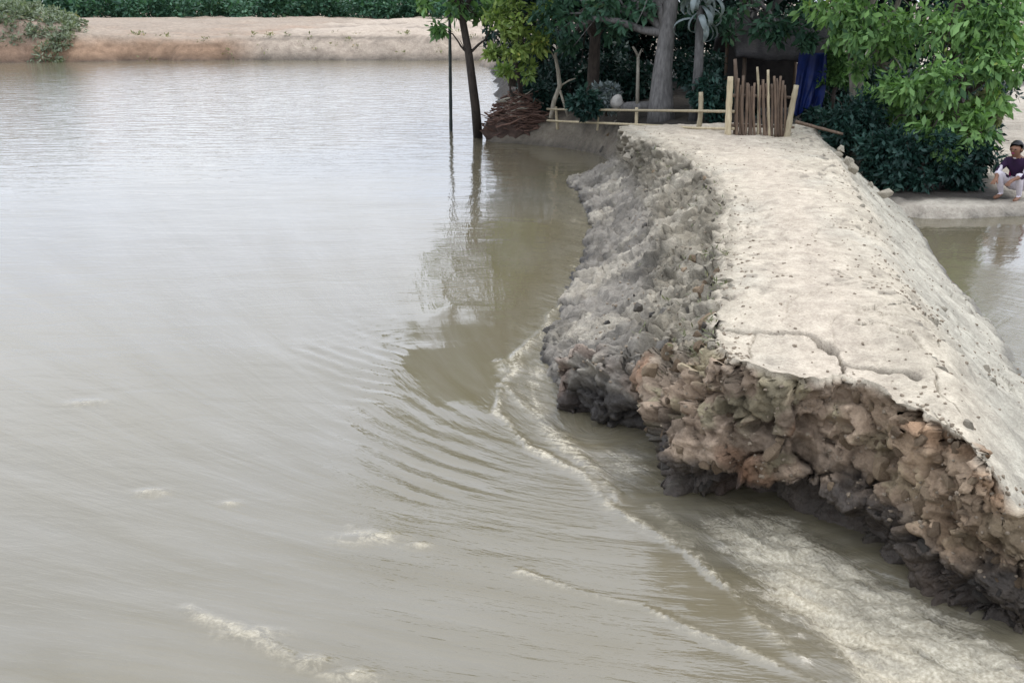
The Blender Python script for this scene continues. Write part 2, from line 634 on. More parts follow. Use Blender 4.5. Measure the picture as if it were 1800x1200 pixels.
def land_z(px_, py_):
    i = np.clip(np.searchsorted(gx, px_), 1, len(gx) - 1)
    j = np.clip(np.searchsorted(gy, py_), 1, len(gy) - 1)
    Z = z.reshape(len(gx), len(gy))
    return float(min(Z[i - 1, j - 1], Z[i, j], Z[i - 1, j], Z[i, j - 1]))


# ------------------------------------------------------------------ water
wx = np.concatenate([-np.geomspace(900, 60, 18), spaced((-58, -8, 1.0), (-8, -4.0, 0.12), (-4.0, 4.2, 0.03), (4.2, 9, 0.08), (9, 40, 1.0)), np.geomspace(41, 900, 14)])
wy = np.concatenate([spaced((-40, 2.5, 2.0), (2.5, 8.6, 0.028), (8.6, 24, 0.09), (24, 60, 0.8)), np.geomspace(61, 900, 10)])
wx = wx[np.concatenate([[True], np.diff(wx) > 0.01])]
wy = wy[np.concatenate([[True], np.diff(wy) > 0.01])]
WX, WY = np.meshgrid(wx, wy, indexing='ij')
x, y = WX.ravel(), WY.ravel()
P3 = np.stack([x, y, np.zeros_like(x)], 1)
A = np.array([0.62, 6.7])
ax = np.array([0.22, 0.975])
ax /= np.linalg.norm(ax)
cc = 3.3
ctr = A - ax * cc
per = np.array([ax[1], -ax[0]])          # towards the field side
X_ = ((x - ctr[0]) * ax[0] + (y - ctr[1]) * ax[1]) / cc
Y_ = ((x - ctr[0]) * per[0] + (y - ctr[1]) * per[1]) / cc
Y_ = np.where(np.abs(Y_) < 1e-4, 1e-4, Y_)
ww = np.arccosh(X_ + 1j * np.abs(Y_))
mu = np.sign(Y_) * ww.real
nu = ww.imag


def pl(pts, z_=0.0):
    return np.array([atz(a, b, z_) for a, b in pts])


turb_poly = pl([(1195, 880), (1235, 950), (1330, 1060), (1430, 1150), (1500, 1240), (1830, 1300), (1860, 1150), (1650, 1050), (1500, 965), (1440, 915), (1330, 870)])
edge_poly = pl([(1075, 290), (1095, 400), (1060, 450), (1000, 560), (975, 690), (990, 760), (1060, 790), (1150, 775), (1150, 840), (1070, 850), (960, 775), (900, 700), (912, 600), (950, 520), (975, 440), (985, 380), (985, 310)])
right_poly = pl([(1700, 470), (1830, 470), (1900, 720), (1830, 720), (1760, 610)])
lines = [(pl([(1010, 505), (935, 600), (885, 680), (872, 730), (930, 785), (1020, 830), (1070, 885), (1140, 922), (1200, 960), (1260, 1010)]), 0.03, 1.45),
         (pl([(900, 1000), (1040, 1036), (1130, 1047), (1230, 1090), (1300, 1122), (1400, 1172), (1500, 1225)]), 0.02, 0.8),
         (pl([(320, 1068), (420, 1110), (520, 1142), (580, 1178), (660, 1200), (720, 1240)]), 0.022, 0.85),
         (pl([(620, 930), (660, 955), (720, 965), (770, 975)]), 0.02, 0.35),
         (pl([(890, 640), (905, 700), (960, 760), (1020, 800), (1080, 870)]), 0.06, 1.1),
         (pl([(1150, 880), (1230, 975), (1330, 1075), (1430, 1160)]), 0.04, 0.9)]
turb = sstep(poly_sd(x, y, turb_poly) + 0.10 * fbm(P3 * 5, 3, 6) + 0.12 * fbm(P3 * 1.6, 3, 66), -0.16, 0.34)
edge = sstep(poly_sd(x, y, edge_poly) + 0.10 * fbm(P3 * 4, 3, 7) + 0.18 * fbm(P3 * 1.3, 3, 67), -0.2, 0.35)
rgt = sstep(poly_sd(x, y, right_poly) + 0.2 * fbm(P3 * 3, 3, 8), -0.3, 0.3)
wl = 0
for L, wd, am in lines:
    dd = line_d(x + 0.05 * vnoise(P3 * 3, 61), y + 0.05 * vnoise(P3 * 3, 62), L)
    wv_ = wd * (1.0 + 0.9 * vnoise(P3 * 2.6, 63))
    wl = np.maximum(wl, am * (0.78 + 0.4 * vnoise(P3 * 1.9, 64)) * np.exp(-(dd / np.maximum(wv_, 0.006)) ** 2))
for px_, py_, rx_, ry_, am in ((650, 945, .17, .07, .95), (735, 958, .07, .03, .8), (265, 866, .10, .05, .9), (150, 708, .14, .07, .6), (405, 885, .06, .03, .6), (440, 1115, .15, .05, .9), (545, 1165, .10, .05, .95), (620, 1188, .10, .05, .95)):
    q_ = atz(px_, py_, 0)
    wl = np.maximum(wl, am * np.exp(-(((x - q_[0]) / rx_) ** 2 + ((y - q_[1]) / ry_) ** 2)))
foam = np.clip(turb * 1.0 + edge * (0.80 - 0.28 * sstep(y, 8.5, 11.5)) + rgt * 0.35, 0, 1)
near = sstep(y, 26, 14) * sstep(x, -14, -6)
# standing ripples beside the slumped block
tr_c = pl([(535, 570), (640, 545), (690, 600), (690, 680), (850, 770), (870, 840), (740, 890), (620, 810), (535, 670)])
tm = sstep(poly_sd(x, y, tr_c) + 0.25 * fbm(P3 * 1.5, 3, 12), -0.25, 0.35)
cdir = np.array([0.66, 0.75])
ph = (x * cdir[0] + y * cdir[1]) + 0.10 * vnoise(P3 * 1.2, 13) + 0.02 * vnoise(P3 * 5, 14)
zz = tm * 0.013 * np.sin(ph * 2 * math.pi / 0.17) * (0.55 + 0.45 * vnoise(P3 * 2.1, 15))
# second, fainter train fanning out in the foreground
ph2 = nu * 34 + 1.2 * vnoise(np.stack([mu * 3, nu * 6, nu * 0], 1), 16)
zz += 0.0016 * np.sin(ph2) * near * sstep(vnoise(np.stack([mu * 2.2, nu * 5, nu * 0], 1), 19), -0.1, 0.5)
# turbulent water in the breach and along the foot of the slump
fl1, fl2 = x * 0.66 - y * 0.75, x * 0.75 + y * 0.66       # along / across the race
PF = np.stack([fl1 * 0.42, fl2, np.zeros_like(x)], 1)
tn = fbm(PF * 6.5, 5, 23, 0.65)
rid = 1 - np.abs(fbm(PF * 10.0, 4, 29, 0.65)) * 2.6
zz += turb * (0.06 * tn + 0.034 * rid - 0.03)
zz += edge * (0.016 * tn + 0.014 * rid - 0.005)
zz += np.clip(wl, 0, 1.2) * 0.022
# surface dips towards the breach
zz -= 0.05 * np.exp(-(((x - 1.0) / 1.1) ** 2 + ((y - 4.6) / 1.0) ** 2))
zz += 0.008 * fbm(P3 * np.array([0.5, 1.2, 1]), 3, 33) * sstep(y, 60, 20)
me = np_mesh('river_water', np.stack([x, y, zz], 1), grid_faces(len(wx), len(wy)))
add_attr(me, 'flow', np.stack([mu, nu, np.zeros_like(mu)], 1), 'FLOAT_VECTOR')
add_attr(me, 'race', np.stack([fl1, fl2, np.zeros_like(x)], 1), 'FLOAT_VECTOR')
lull = sstep(poly_sd(x, y, pl([(690, 560), (790, 530), (900, 540), (900, 640), (860, 730), (760, 720), (690, 650)])) + 0.15 * fbm(P3 * 1.2, 3, 94), -0.25, 0.3)
lull = np.maximum(lull, 0.8 * sstep(poly_sd(x, y, pl([(890, 265), (1060, 275), (1060, 380), (960, 460), (880, 430)])) + 0.3 * fbm(P3 * 0.8, 3, 95), -0.5, 0.5))
add_attr(me, 'ripple', 1 - 0.8 * lull)
add_attr(me, 'foam', foam)
add_attr(me, 'foamline', wl)
add_attr(me, 'calm', near)
obj('river_water', me, M_WATER, kind='structure')

# ------------------------------------------------------------------ embankment
crestL_r = ([228, 240, 250, 265, 300, 350, 420, 480, 560], [1085, 1120, 1150, 1190, 1248, 1280, 1282, 1275, 1264])
m1_r = ([250, 270, 300, 350, 450, 520, 600], [1050, 1080, 1112, 1148, 1160, 1150, 1142])
m2_r = ([300, 327, 361, 431, 500, 550, 600, 660], [1030, 1052, 1070, 1078, 1054, 1040, 1028, 1010])
wl_r = ([318, 335, 350, 380, 400, 450, 500, 544, 590, 640, 700, 750], [996, 1010, 1022, 1036, 1040, 1026, 1000, 982, 966, 960, 975, 1000])


def on_poly(tab, z_, d):
    r_ = row(z_, d)
    return atd(float(np.interp(r_, *tab)), r_, d)


stn = []   # stations: crest, m1, m2, base
for d in (17.4, 16.4, 15.2, 14, 12.8, 11.6, 10.6, 9.8, 9.0, 8.3, 7.7, 7.2):
    zk = float(np.clip((d - 7.2) / 2.5, 0, 1))      # the flank slumps to a gentler foot away from the breach
    stn.append([on_poly(crestL_r, 1.0, d), on_poly(m1_r, 0.62 - 0.12 * zk, d), on_poly(m2_r, 0.30 - 0.14 * zk, d), on_poly(wl_r, 0.0, d)])
n_left = len(stn)
man = [
    [(1268, 545, 1.0), (1150, 608, .62), (985, 622, .47), (980, 730, 0)],
    [(1262, 580, 1.0), (1152, 640, .56), (1060, 648, .46), (1040, 758, 0)],
    [(1262, 600, 1.0), (1160, 650, .60), (1145, 695, .38), (1146, 772, 0)],
    [(1263, 612, 1.0), (1165, 690, .62), (1152, 775, .30), (1160, 852, 0)],
    [(1300, 632, 1.0), (1215, 720, .62), (1192, 800, .32), (1215, 882, 0)],
    [(1400, 668, .99), (1360, 760, .62), (1335, 835, .33), (1335, 882, 0)],
    [(1480, 658, .99), (1460, 770, .60), (1448, 865, .30), (1440, 928, 0)],
    [(1560, 692, .98), (1540, 800, .60), (1530, 895, .30), (1520, 985, 0)],
    [(1670, 747, .97), (1640, 860, .60), (1620, 960, .30), (1612, 1050, 0)],
    [(1730, 815, .90), (1720, 920, .55), (1710, 1015, .28), (1702, 1105, 0)],
    [(1800, 890, .72), (1800, 980, .45), (1800, 1065, .22), (1800, 1145, 0)],
    [(1880, 962, .42), (1880, 1020, .28), (1885, 1075, .13), (1890, 1130, 0)],
    [(2010, 1040, .0), (2010, 1048, -.04), (2010, 1056, -.08), (2010, 1062, -.1)],
]
for s in man:
    stn.append([atz(*q) for q in s])
stn = np.array(stn)                       # (ns,4,3)
i_corner = n_left + 3                     # top corner of the cut
i_cr = n_left + 9                         # where the cut edge passes the right crest


def resample(ctrl, s_new, s_old):
    """centripetal-ish smooth interpolation of control rows"""
    ctrl = np.asarray(ctrl, float)
    m = np.zeros_like(ctrl)
    ds = np.diff(s_old)
    sl_ = (ctrl[1:] - ctrl[:-1]) / ds.reshape((-1,) + (1,) * (ctrl.ndim - 1))
    m[1:-1] = 0.5 * (sl_[1:] + sl_[:-1])
    m[0], m[-1] = sl_[0], sl_[-1]
    m *= 0.7
    i = np.clip(np.searchsorted(s_old, s_new, side='right') - 1, 0, len(s_old) - 2)
    h = (s_old[i + 1] - s_old[i])
    t = (s_new - s_old[i]) / h
    sh = (-1,) + (1,) * (ctrl.ndim - 1)
    t, h = t.reshape(sh), h.reshape(sh)
    return ((2 * t ** 3 - 3 * t ** 2 + 1) * ctrl[i] + (t ** 3 - 2 * t ** 2 + t) * h * m[i] + (-2 * t ** 3 + 3 * t ** 2) * ctrl[i + 1] + (t ** 3 - t ** 2) * h * m[i + 1])


mid = stn.mean(1)
s_old = np.concatenate([[0], np.cumsum(np.linalg.norm(np.diff(mid, axis=0), axis=1))])
s_far = np.arange(0, s_old[n_left - 4], 0.035)
s_near = np.arange(s_old[n_left - 4], s_old[-1], 0.0135)
# make sure the corner and crest stations are sampled exactly
s_new = np.unique(np.concatenate([s_far, s_near, [s_old[i_corner], s_old[i_cr], s_old[-1]]]))
NS = len(s_new)
rows_ = resample(stn, s_new, s_old)       # (NS,4,3)
j_corner = int(np.argmin(np.abs(s_new - s_old[i_corner])))
j_cr = int(np.argmin(np.abs(s_new - s_old[i_cr])))
# ragged crest edge
ce = rows_[:, 0].copy()
pp = ce * np.array([1, 1, 0])
onface = sstep(s_new, s_old[n_left - 2], s_old[n_left + 2])
amp = 0.085 * (1 - onface) + 0.075 * onface
ce_s = ce.copy()
off = np.stack([fbm(pp * 3.6, 6, 51, 0.65), fbm(pp * 3.6, 6, 52, 0.65), 0.45 * fbm(pp * 5, 3, 53)], 1) * amp[:, None] * 1.5
ce += off
rows_[:, 0] = ce
NT = 92
tt = np.linspace(0, 1, NT)
ctrl = np.concatenate([rows_, rows_[:, 3:4] + np.array([0, 0, -0.45])], 1)   # 5 rows
t_old = np.array([0, 0.30, 0.60, 0.88, 1.0])
face = resample(np.swapaxes(ctrl, 0, 1), tt, t_old)       # (NT,NS,3)
face = np.swapaxes(face, 0, 1)                            # (NS,NT,3)
# normals of the undisplaced sheet
du = np.gradient(face, axis=0)
dv = np.gradient(face, axis=1)
nrm = np.cross(du, dv)
nrm /= np.linalg.norm(nrm, axis=2, keepdims=True) + 1e-9
if nrm[NS // 3, NT // 2, 2] < 0:
    nrm = -nrm
P = face.reshape(-1, 3)
Nn = nrm.reshape(-1, 3)
T = np.tile(tt, NS)
FS = np.repeat(onface, NT)
warp = np.stack([fbm(P * 4, 3, 71), fbm(P * 4, 3, 72), fbm(P * 4, 3, 73)], 1) * 0.12
f1a, f2a, ida, faa = worley((P + warp) * 4.2, 1, True)
f1b, f2b, idb, fab = worley((P + warp * 0.5) * 9.5, 2, True)
f1c, f2c, idc, fac_ = worley((P + warp * 0.4) * 24.0, 3, True)
big = (ida - 0.5) * 1.1 + (0.45 - f1a) * 0.15 + faa * 0.9
mdm = (idb - 0.5) * 0.9 + (0.45 - f1b) * 0.12 + fab * 0.7
sml = (idc - 0.5) + fac_
gap = sstep(f2a - f1a, 0.09, 0.0) * sstep(vnoise(P * 5, 87), -0.5, 0.2)
gapb = sstep(f2b - f1b, 0.10, 0.0) * 0.5 * sstep(vnoise(P * 9, 88), -0.3, 0.3)
fine = fbm(P * 15, 5, 81, 0.68)
rdg = 1 - 2 * np.abs(fbm(P * 6.0, 4, 83, 0.6))
upper = sstep(T, 0.42, 0.22)
a_face = FS * (0.115 * big - 0.13 * gap + 0.036 * mdm - 0.055 * gapb + 0.014 * sml + 0.042 * fine + 0.015 * rdg)
a_left = (1 - FS) * (upper * (0.085 * big - 0.12 * gap + 0.05 * mdm - 0.075 * gapb + 0.02 * sml) + (1 - upper) * (0.05 * big - 0.05 * gap + 0.026 * mdm - 0.035 * gapb + 0.010 * sml) + 0.036 * fine + 0.02 * rdg)
lump = fbm(P * 1.7, 3, 91) * 0.09
fade = sstep(T, 0.0, 0.05)
pit = sstep(fbm(P * 4.6, 3, 85), 0.26, 0.5)
a_face = a_face - FS * 0.11 * pit
a_left = a_left - (1 - FS) * 0.07 * pit
disp = (a_face + a_left + lump * (0.5 + 0.5 * FS)) * fade
P2 = P + Nn * disp[:, None]
nA_u = fbm(P * 1.5, 3, 92)
# undercut at the foot of the cut
uc = FS * sstep(T, 0.62, 0.84) * (0.15 + 0.08 * nA_u)
P2 -= Nn * uc[:, None]

# soil colours: pale dry crust, grey wet slump, brown and rusty subsoil
c_grey = np.array([0.20, 0.182, 0.155])
c_green = np.array([0.215, 0.19, 0.145])
c_face = np.array([0.285, 0.215, 0.155])
c_rust = np.array([0.29, 0.15, 0.08])
c_olive = np.array([0.29, 0.245, 0.16])
c_dry = np.array([0.435, 0.385, 0.305])
c_wet = np.array([0.036, 0.032, 0.029])
nA = fbm(P * 1.9, 3, 101)
nB = fbm(P * 3.1, 3, 103)
nC = fbm(P * 6, 4, 107)
left_c = c_grey[None] * (1 - upper)[:, None] + c_green[None] * upper[:, None]
dryp = sstep(fbm(P * 1.6, 4, 105) + 0.15 * (idb - 0.5), 0.02, 0.25)[:, None]
left_c = left_c * (1 - 0.6 * dryp) + np.array([0.37, 0.335, 0.27]) * 0.6 * dryp
left_c = left_c * (1 + 0.18 * (idb - 0.5))[:, None] * (1 + 0.25 * nC)[:, None]
rk = sstep(nA + 0.25 * (ida - 0.5), 0.06, 0.28)[:, None]
ok = sstep(nB + 0.3 * (idb - 0.5), 0.1, 0.35)[:, None]
fc = c_face[None] * (1 - ok) + c_olive[None] * ok
fc = fc * (1 - rk * 0.9) + c_rust[None] * rk * 0.9
# far right of the cut: reddish brown crumbly soil
rr = sstep(P[:, 0], 1.9, 2.3)[:, None]
fc = fc * (1 - rr * 0.65) + np.array([0.31, 0.22, 0.14]) * rr * 0.55
fc = fc * (1 + 0.45 * (ida - 0.5))[:, None] * (1 + 0.25 * nC)[:, None]
FC = np.repeat(sstep(s_new, s_old[n_left + 1] - 0.1, s_old[n_left + 3]), NT) + 0.25 * nB * FS     # subsoil shows in the cut, the slumped block stays grey
FC = np.clip(FC, 0, 1) * FS
moist = sstep(fbm(P * 2.6, 4, 109) + 0.2 * (idb - 0.5), 0.02, 0.30)[:, None]
fc = fc * (1 - 0.5 * moist)
left_c = left_c * (1 - 0.42 * sstep(fbm(P * 2.0, 4, 108) + 0.3 * (idb - 0.5), 0.0, 0.35)[:, None])
red = (sstep(P[:, 0], 0.95, 0.5) * sstep(P[:, 1], 7.6, 7.0) * sstep(nB, -0.1, 0.25))[:, None]
left_c = left_c * (1 - 0.6 * red) + np.array([0.24, 0.165, 0.13]) * 0.6 * red
C = left_c * (1 - FC)[:, None] + fc * FC[:, None]
wetline = FS * 0.33 + (1 - FS) * 0.05
wt = sstep(P2[:, 2] + 0.12 * nA + 0.05 * nC, wetline + 0.05, wetline - 0.05)
C = C * (1 - wt[:, None] * 0.88) + c_wet[None] * wt[:, None] * 0.88
dryk = sstep(T, 0.06, 0.0)[:, None]
C = C * (1 - dryk) + c_dry * dryk
crk = np.clip(gap + gapb * 0.6, 0, 1) * np.maximum(FS, upper)
fme = np_mesh('embankment_face', P2, grid_faces(NS, NT))
add_attr(fme, 'soil', np.clip(C, 0.01, 0.9), 'FLOAT_COLOR')
add_attr(fme, 'wet', wt)

# ---- top and field-side slope
edge_pts = ce_s                                   # same vertices as the face's first row
Ledge = edge_pts[:j_corner + 1][::-1]           # corner -> far
Fedge = edge_pts[j_corner:]                     # corner -> right end of the cut
ncr = j_cr - j_corner
crR_r = ([225, 243, 270, 300, 340, 400, 459, 560, 650, 760], [1425, 1432, 1458, 1480, 1505, 1530, 1560, 1622, 1668, 1728])
baR_r = ([290, 320, 345, 380, 470, 520, 580, 650, 750, 900], [1492, 1530, 1560, 1602, 1657, 1700, 1752, 1804, 1890, 2020])


def along(arr, n):
    dl = np.concatenate([[0], np.cumsum(np.linalg.norm(np.diff(arr, axis=0), axis=1))])
    return dl / dl[-1]


NL = len(Ledge)
uL = along(Ledge, NL)
d_far = 17.4
crest_right = [Fedge[ncr]] + [on_poly(crR_r, 0.99, d) for d in (5.4, 6.6, 8, 9.5, 11, 12.6, 14.2, 15.6, 17.4)]
base_right = [Fedge[-1]] + [on_poly(baR_r, -0.02, d) for d in (5.4, 6.6, 8, 9.5, 11, 12.6, 14.2, 15.6, 17.4)]


def curve(pts, u):
    pts = np.array(pts)
    s = along(pts, len(pts))
    return resample(pts, u, s)


CR = curve(crest_right, uL)
BR = curve(base_right, uL)
CR[1:] += (np.stack([fbm(CR * 2.5, 3, 151), fbm(CR * 2.5, 3, 152), 0.3 * fbm(CR * 3, 3, 153)], 1) * 0.10)[1:]


def coons(c0, c1, d0, d1, u, v):
    """c0,c1: curves over v at u=0,1 ; d0,d1: curves over u at v=0,1"""
    U, Vv = u[:, None, None], v[None, :, None]
    ruled = (1 - U) * c0[None] + U * c1[None] + (1 - Vv) * d0[:, None] + Vv * d1[:, None]
    bil = (1 - U) * (1 - Vv) * c0[0] + U * (1 - Vv) * c1[0] + (1 - U) * Vv * c0[-1] + U * Vv * c1[-1]
    return ruled - bil


F1e = Fedge[:ncr + 1]
v1 = along(F1e, 0)
back1 = Ledge[-1] * (1 - v1)[:, None] + CR[-1] * v1[:, None]
top = coons(F1e, back1, Ledge, CR, uL, v1)
F2e = Fedge[ncr:]
v2 = along(F2e, 0)
back2 = CR[-1] * (1 - v2)[:, None] + BR[-1] * v2[:, None]
slope = coons(F2e, back2, CR, BR, uL, v2)
n1 = top.shape[1]
sheet = np.concatenate([top, slope[:, 1:]], 1)
nu_, nv_ = sheet.shape[:2]
vv = np.concatenate([v1, 1 + v2[1:]])
offL = off[:j_corner + 1][::-1]
offF = off[j_corner:]
dF = np.linalg.norm(sheet - sheet[:1], axis=2)
dLm = np.linalg.norm(sheet - sheet[:, :1], axis=2)
wF, wL = np.exp(-(dF / 0.10) ** 2), np.exp(-(dLm / 0.12) ** 2)
wF[0], wL[:, 0] = 1.0, 1.0
wsum = np.maximum(wF + wL, 1.0)
sheet = sheet + (offF[None] * wF[..., None] + offL[:, None] * wL[..., None]) / wsum[..., None]
sheet[0], sheet[:, 0] = ce[j_corner:], ce[:j_corner + 1][::-1]
P = sheet.reshape(-1, 3).copy()
VV = np.tile(vv, nu_)
UU = np.repeat(uL, nv_)
bord = np.minimum(sstep(UU, 0, 0.02), sstep(VV, 0, 0.05))
bord *= sstep(2 - VV, 0, 0.05)
crown = 0.05 * np.sin(np.clip(VV, 0, 1) * math.pi) * sstep(UU, 0, 0.1)
pn = P * np.array([1, 1, 0.6])
rough_t = 0.032 * fbm(pn * 1.6, 4, 111) + 0.012 * fbm(pn * 7, 4, 113)
f1, f2, cid = worley((pn + 0.05 * fbm(pn * 6, 2, 119)[:, None]) * 6.0, 14)
trod = np.exp(-((VV - 0.42) / 0.26) ** 2)
cl_amt = sstep(vnoise(pn * 1.3, 17) + 0.1, -0.2, 0.5) * (1 - 0.8 * trod) + sstep(VV, 0.8, 1.1) * 0.4
bumps = cl_amt * (0.034 * (0.5 - f1) + 0.026 * (cid - 0.5))
# rills running down the field side
ar = P[:, 0] * 0.22 + P[:, 1] * 0.975
rill = sstep(VV, 0.95, 1.2) * (0.045 * fbm(np.stack([ar * 4.0 + P[:, 0] * 3.0, VV * 1.2, VV * 0], 1), 4, 121) + 0.02 * fbm(pn * 9, 3, 122))
# cracks that split a slab from the edge of the cut
cracks = [([(1252, 548), (1262, 576), (1310, 582), (1360, 592), (1420, 596), (1462, 612), (1482, 640), (1476, 664)], 0.022, 0.14),
          ([(1478, 632), (1520, 642), (1570, 655), (1610, 668)], 0.026, 0.16),
          ([(1500, 590), (1560, 590), (1612, 602)], 0.008, 0.03),
          ([(1420, 482), (1470, 486), (1500, 500)], 0.012, 0.04),
          ([(1330, 585), (1318, 606), (1322, 632)], 0.007, 0.03),
          ([(1640, 660), (1650, 690), (1690, 720)], 0.008, 0.03),
          ([(1560, 600), (1600, 606), (1625, 622)], 0.01, 0.04)]
ckd = np.zeros(len(P))
for pts, wd, dep in cracks:
    L = pl(pts, 1.0)
    dd = line_d(P[:, 0] + 0.022 * vnoise(pn * 9, 131) + 0.008 * vnoise(pn * 30, 133), P[:, 1] + 0.022 * vnoise(pn * 9, 132) + 0.008 * vnoise(pn * 30, 134), L)
    wv = wd * (0.75 + 0.5 * vnoise(pn * 5, 135))
    ckd = np.maximum(ckd, dep * np.exp(-(dd / np.maximum(wv, 0.003)) ** 2))
g1, g2, gi = worley((pn * np.array([1, 1, 0]) + 0.06 * np.stack([vnoise(pn * 7, 161), vnoise(pn * 7, 162), pn[:, 2] * 0], 1)) * 2.3, 31)
net = sstep(g2 - g1, 0.035, 0.0) * sstep(vnoise(pn * 0.9, 163), 0.0, 0.45) * (1 - 0.6 * trod) * (VV < 1.25)
ckd = np.maximum(ckd, 0.036 * net)
e1, e2, ei = worley((pn * np.array([1, 1, 0])) * 3.4, 37)
dent = np.where(ei > 0.62, np.clip(1 - (e1 / 0.30) ** 2, 0, 1), 0) * (0.3 + trod)
slab_poly = pl([(1266, 580), (1360, 596), (1420, 600), (1462, 616), (1478, 645), (1470, 690), (1400, 690), (1290, 650), (1255, 620)], 1.0)
slab = sstep(poly_sd(P[:, 0], P[:, 1], slab_poly), -0.01, 0.03)
P[:, 2] += (rough_t * 1.5 + bumps + rill + crown - 0.022 * dent) * bord - ckd * np.maximum(bord, 0.4 * sstep(UU, 0, 0.004)) - slab * 0.02 * bord
nA = fbm(pn * 1.1, 4, 141)
nB = fbm(pn * 4.5, 4, 143)
pink = np.array([0.465, 0.395, 0.32])
greyd = np.array([0.345, 0.325, 0.275])
C = c_dry[None] * (1 + 0.10 * nA[:, None])
C = C * (1 - 0.55 * trod[:, None]) + pink * 0.55 * trod[:, None]
gk = (sstep(nA, 0.0, 0.4) * (1 - trod) * 0.7)[:, None]
C = C * (1 - gk) + greyd * gk
C *= (1 + 0.30 * nB * (1 - 0.6 * trod))[:, None]
dk = sstep(fbm(pn * 8, 3, 147), 0.28, 0.5) * cl_amt
C *= (1 - 0.45 * dk)[:, None]
sk = sstep(VV, 0.95, 1.3)[:, None]
stre = fbm(np.stack([ar * 5 + P[:, 0] * 4, VV * 1.5, VV * 0], 1), 4, 149)[:, None]
C = C * (1 - sk) + (np.array([0.37, 0.345, 0.285]) * (1 + 0.4 * stre)) * sk
leftw = (sstep(VV, 0.10, 0.0) * sstep(UU, 0.03, 0.1))[:, None]
C = C * (1 - leftw * 0.6) + c_green * leftw * 0.6
wt = sstep(P[:, 2], 0.14, 0.02)
C = C * (1 - 0.6 * wt[:, None])
C *= (1 - 0.45 * np.clip(ckd * 12, 0, 1))[:, None]
tme = np_mesh('embankment', P, grid_faces(nu_, nv_))
add_attr(tme, 'soil', np.clip(C, 0.01, 0.9), 'FLOAT_COLOR')
add_attr(tme, 'wet', wt * 0.6)
EMB = obj('embankment', tme, M_SOIL, kind='structure')
obj('eroded_face', fme, M_SOIL, EMB)
topP = P.reshape(nu_, nv_, 3)

# ---- clods
CLOD = []
for k in range(14):
    rr_ = np.random.default_rng(200 + k)
    bm = bmesh.new()
    for q in range(22):
        v = rr_.normal(size=3)
        v /= np.linalg.norm(v)
        v *= rr_.uniform(0.8, 1.05)
        v *= np.array([1.0, rr_.uniform(0.7, 1.0), rr_.uniform(0.6, 0.85)])
        bm.verts.new(v)
    bmesh.ops.convex_hull(bm, input=bm.verts)
    for v in [v for v in bm.verts if not v.link_faces]:
        bm.verts.remove(v)
    m_ = bpy.data.meshes.new('earth_clod')
    bm.to_mesh(m_)
    bm.free()
    for p in m_.polygons:
        p.use_smooth = False
    CLOD.append(m_)
CLODM = {}
for mi in range(4):
    for k, m_ in enumerate(CLOD):
        c = m_.copy()
        c.materials.append(M_CLOD[mi])
        CLODM[(mi, k)] = c
face3 = P2.reshape(NS, NT, 3)
nclod = 0


def put_clod(p, size, mi):
    global nclod
    o = bpy.data.objects.new('earth_clod', CLODM[(mi, int(rng.integers(0, len(CLOD))))])
    COL.objects.link(o)
    o.parent = EMB
    o.location = p
    o.rotation_euler = rng.uniform(0, 6.28, 3)
    o.scale = (size, size * rng.uniform(0.75, 1.1), size * rng.uniform(0.7, 1.0))
    nclod += 1


# on the cut face
tries = 0
while nclod < 115:
    i = int(rng.integers(j_corner - 40, j_cr + 60))
    j = int(rng.integers(6, int(NT * 0.84)))
    i = min(max(i, 0), NS - 1)
    p = face3[i, j]
    zc = p[2]
    sz = float(np.clip(rng.lognormal(-3.35, 0.45), 0.02, 0.085))
    if zc < 0.02:
        continue
    mi = 3 if zc < 0.3 else 1
    put_clod(p, sz, mi)
# on the slumped side below the left crest
while nclod < 215:
    dsel = rng.uniform(0, 1) ** 0.55
    i = int(dsel * (j_corner - 20))
    j = int(abs(rng.normal(0, 0.19)) * NT) + 3
    if j > NT * 0.8:
        continue
    p = face3[i, j]
    sz = float(np.clip(rng.lognormal(-3.05, 0.45), 0.022, 0.12))
    mi = int(rng.choice([0, 1, 2, 2])) if tt[j] < 0.3 else int(rng.choice([0, 0, 2, 3]))
    put_clod(p, sz, mi)
# stones along the field-side crest and scattered on the top
for px_, py_, s_ in ((1452, 262, .10), (1470, 272, .13), (1488, 285, .15), (1500, 294, .12), (1478, 258, .08), (1556, 336, .13), (1530, 322, .07), (1440, 256, .07)):
    put_clod(atz(px_, py_ + 4, 0.86 if px_ < 1520 else 0.55), s_, 2)
for k in range(50):
    u = rng.uniform(0.05, 0.99)
    iu = int(u * (nu_ - 1))
    iv = int(np.clip(rng.normal(n1 * 1.02, n1 * 0.07), 2, nv_ - 3)) if k < 38 else int(rng.uniform(0.05, 0.95) * n1)
    p = topP[iu, iv]
    put_clod(p - np.array([0, 0, 0.012]), float(np.clip(rng.lognormal(-3.2 if k < 38 else -3.8, 0.5), 0.015, 0.055)), 2)
shore = []
while len(shore) < 40:
    xx, yy = rng.uniform(0.2, 2.8), rng.uniform(17.4, 21.8)
    zz_ = land_z(xx, yy)
    if 0.02 < zz_ < 0.75:
        shore.append((xx, yy, zz_))
for q in shore:
    put_clod(np.array(q), float(rng.uniform(0.04, 0.11)), int(rng.choice([0, 0, 1, 3])))
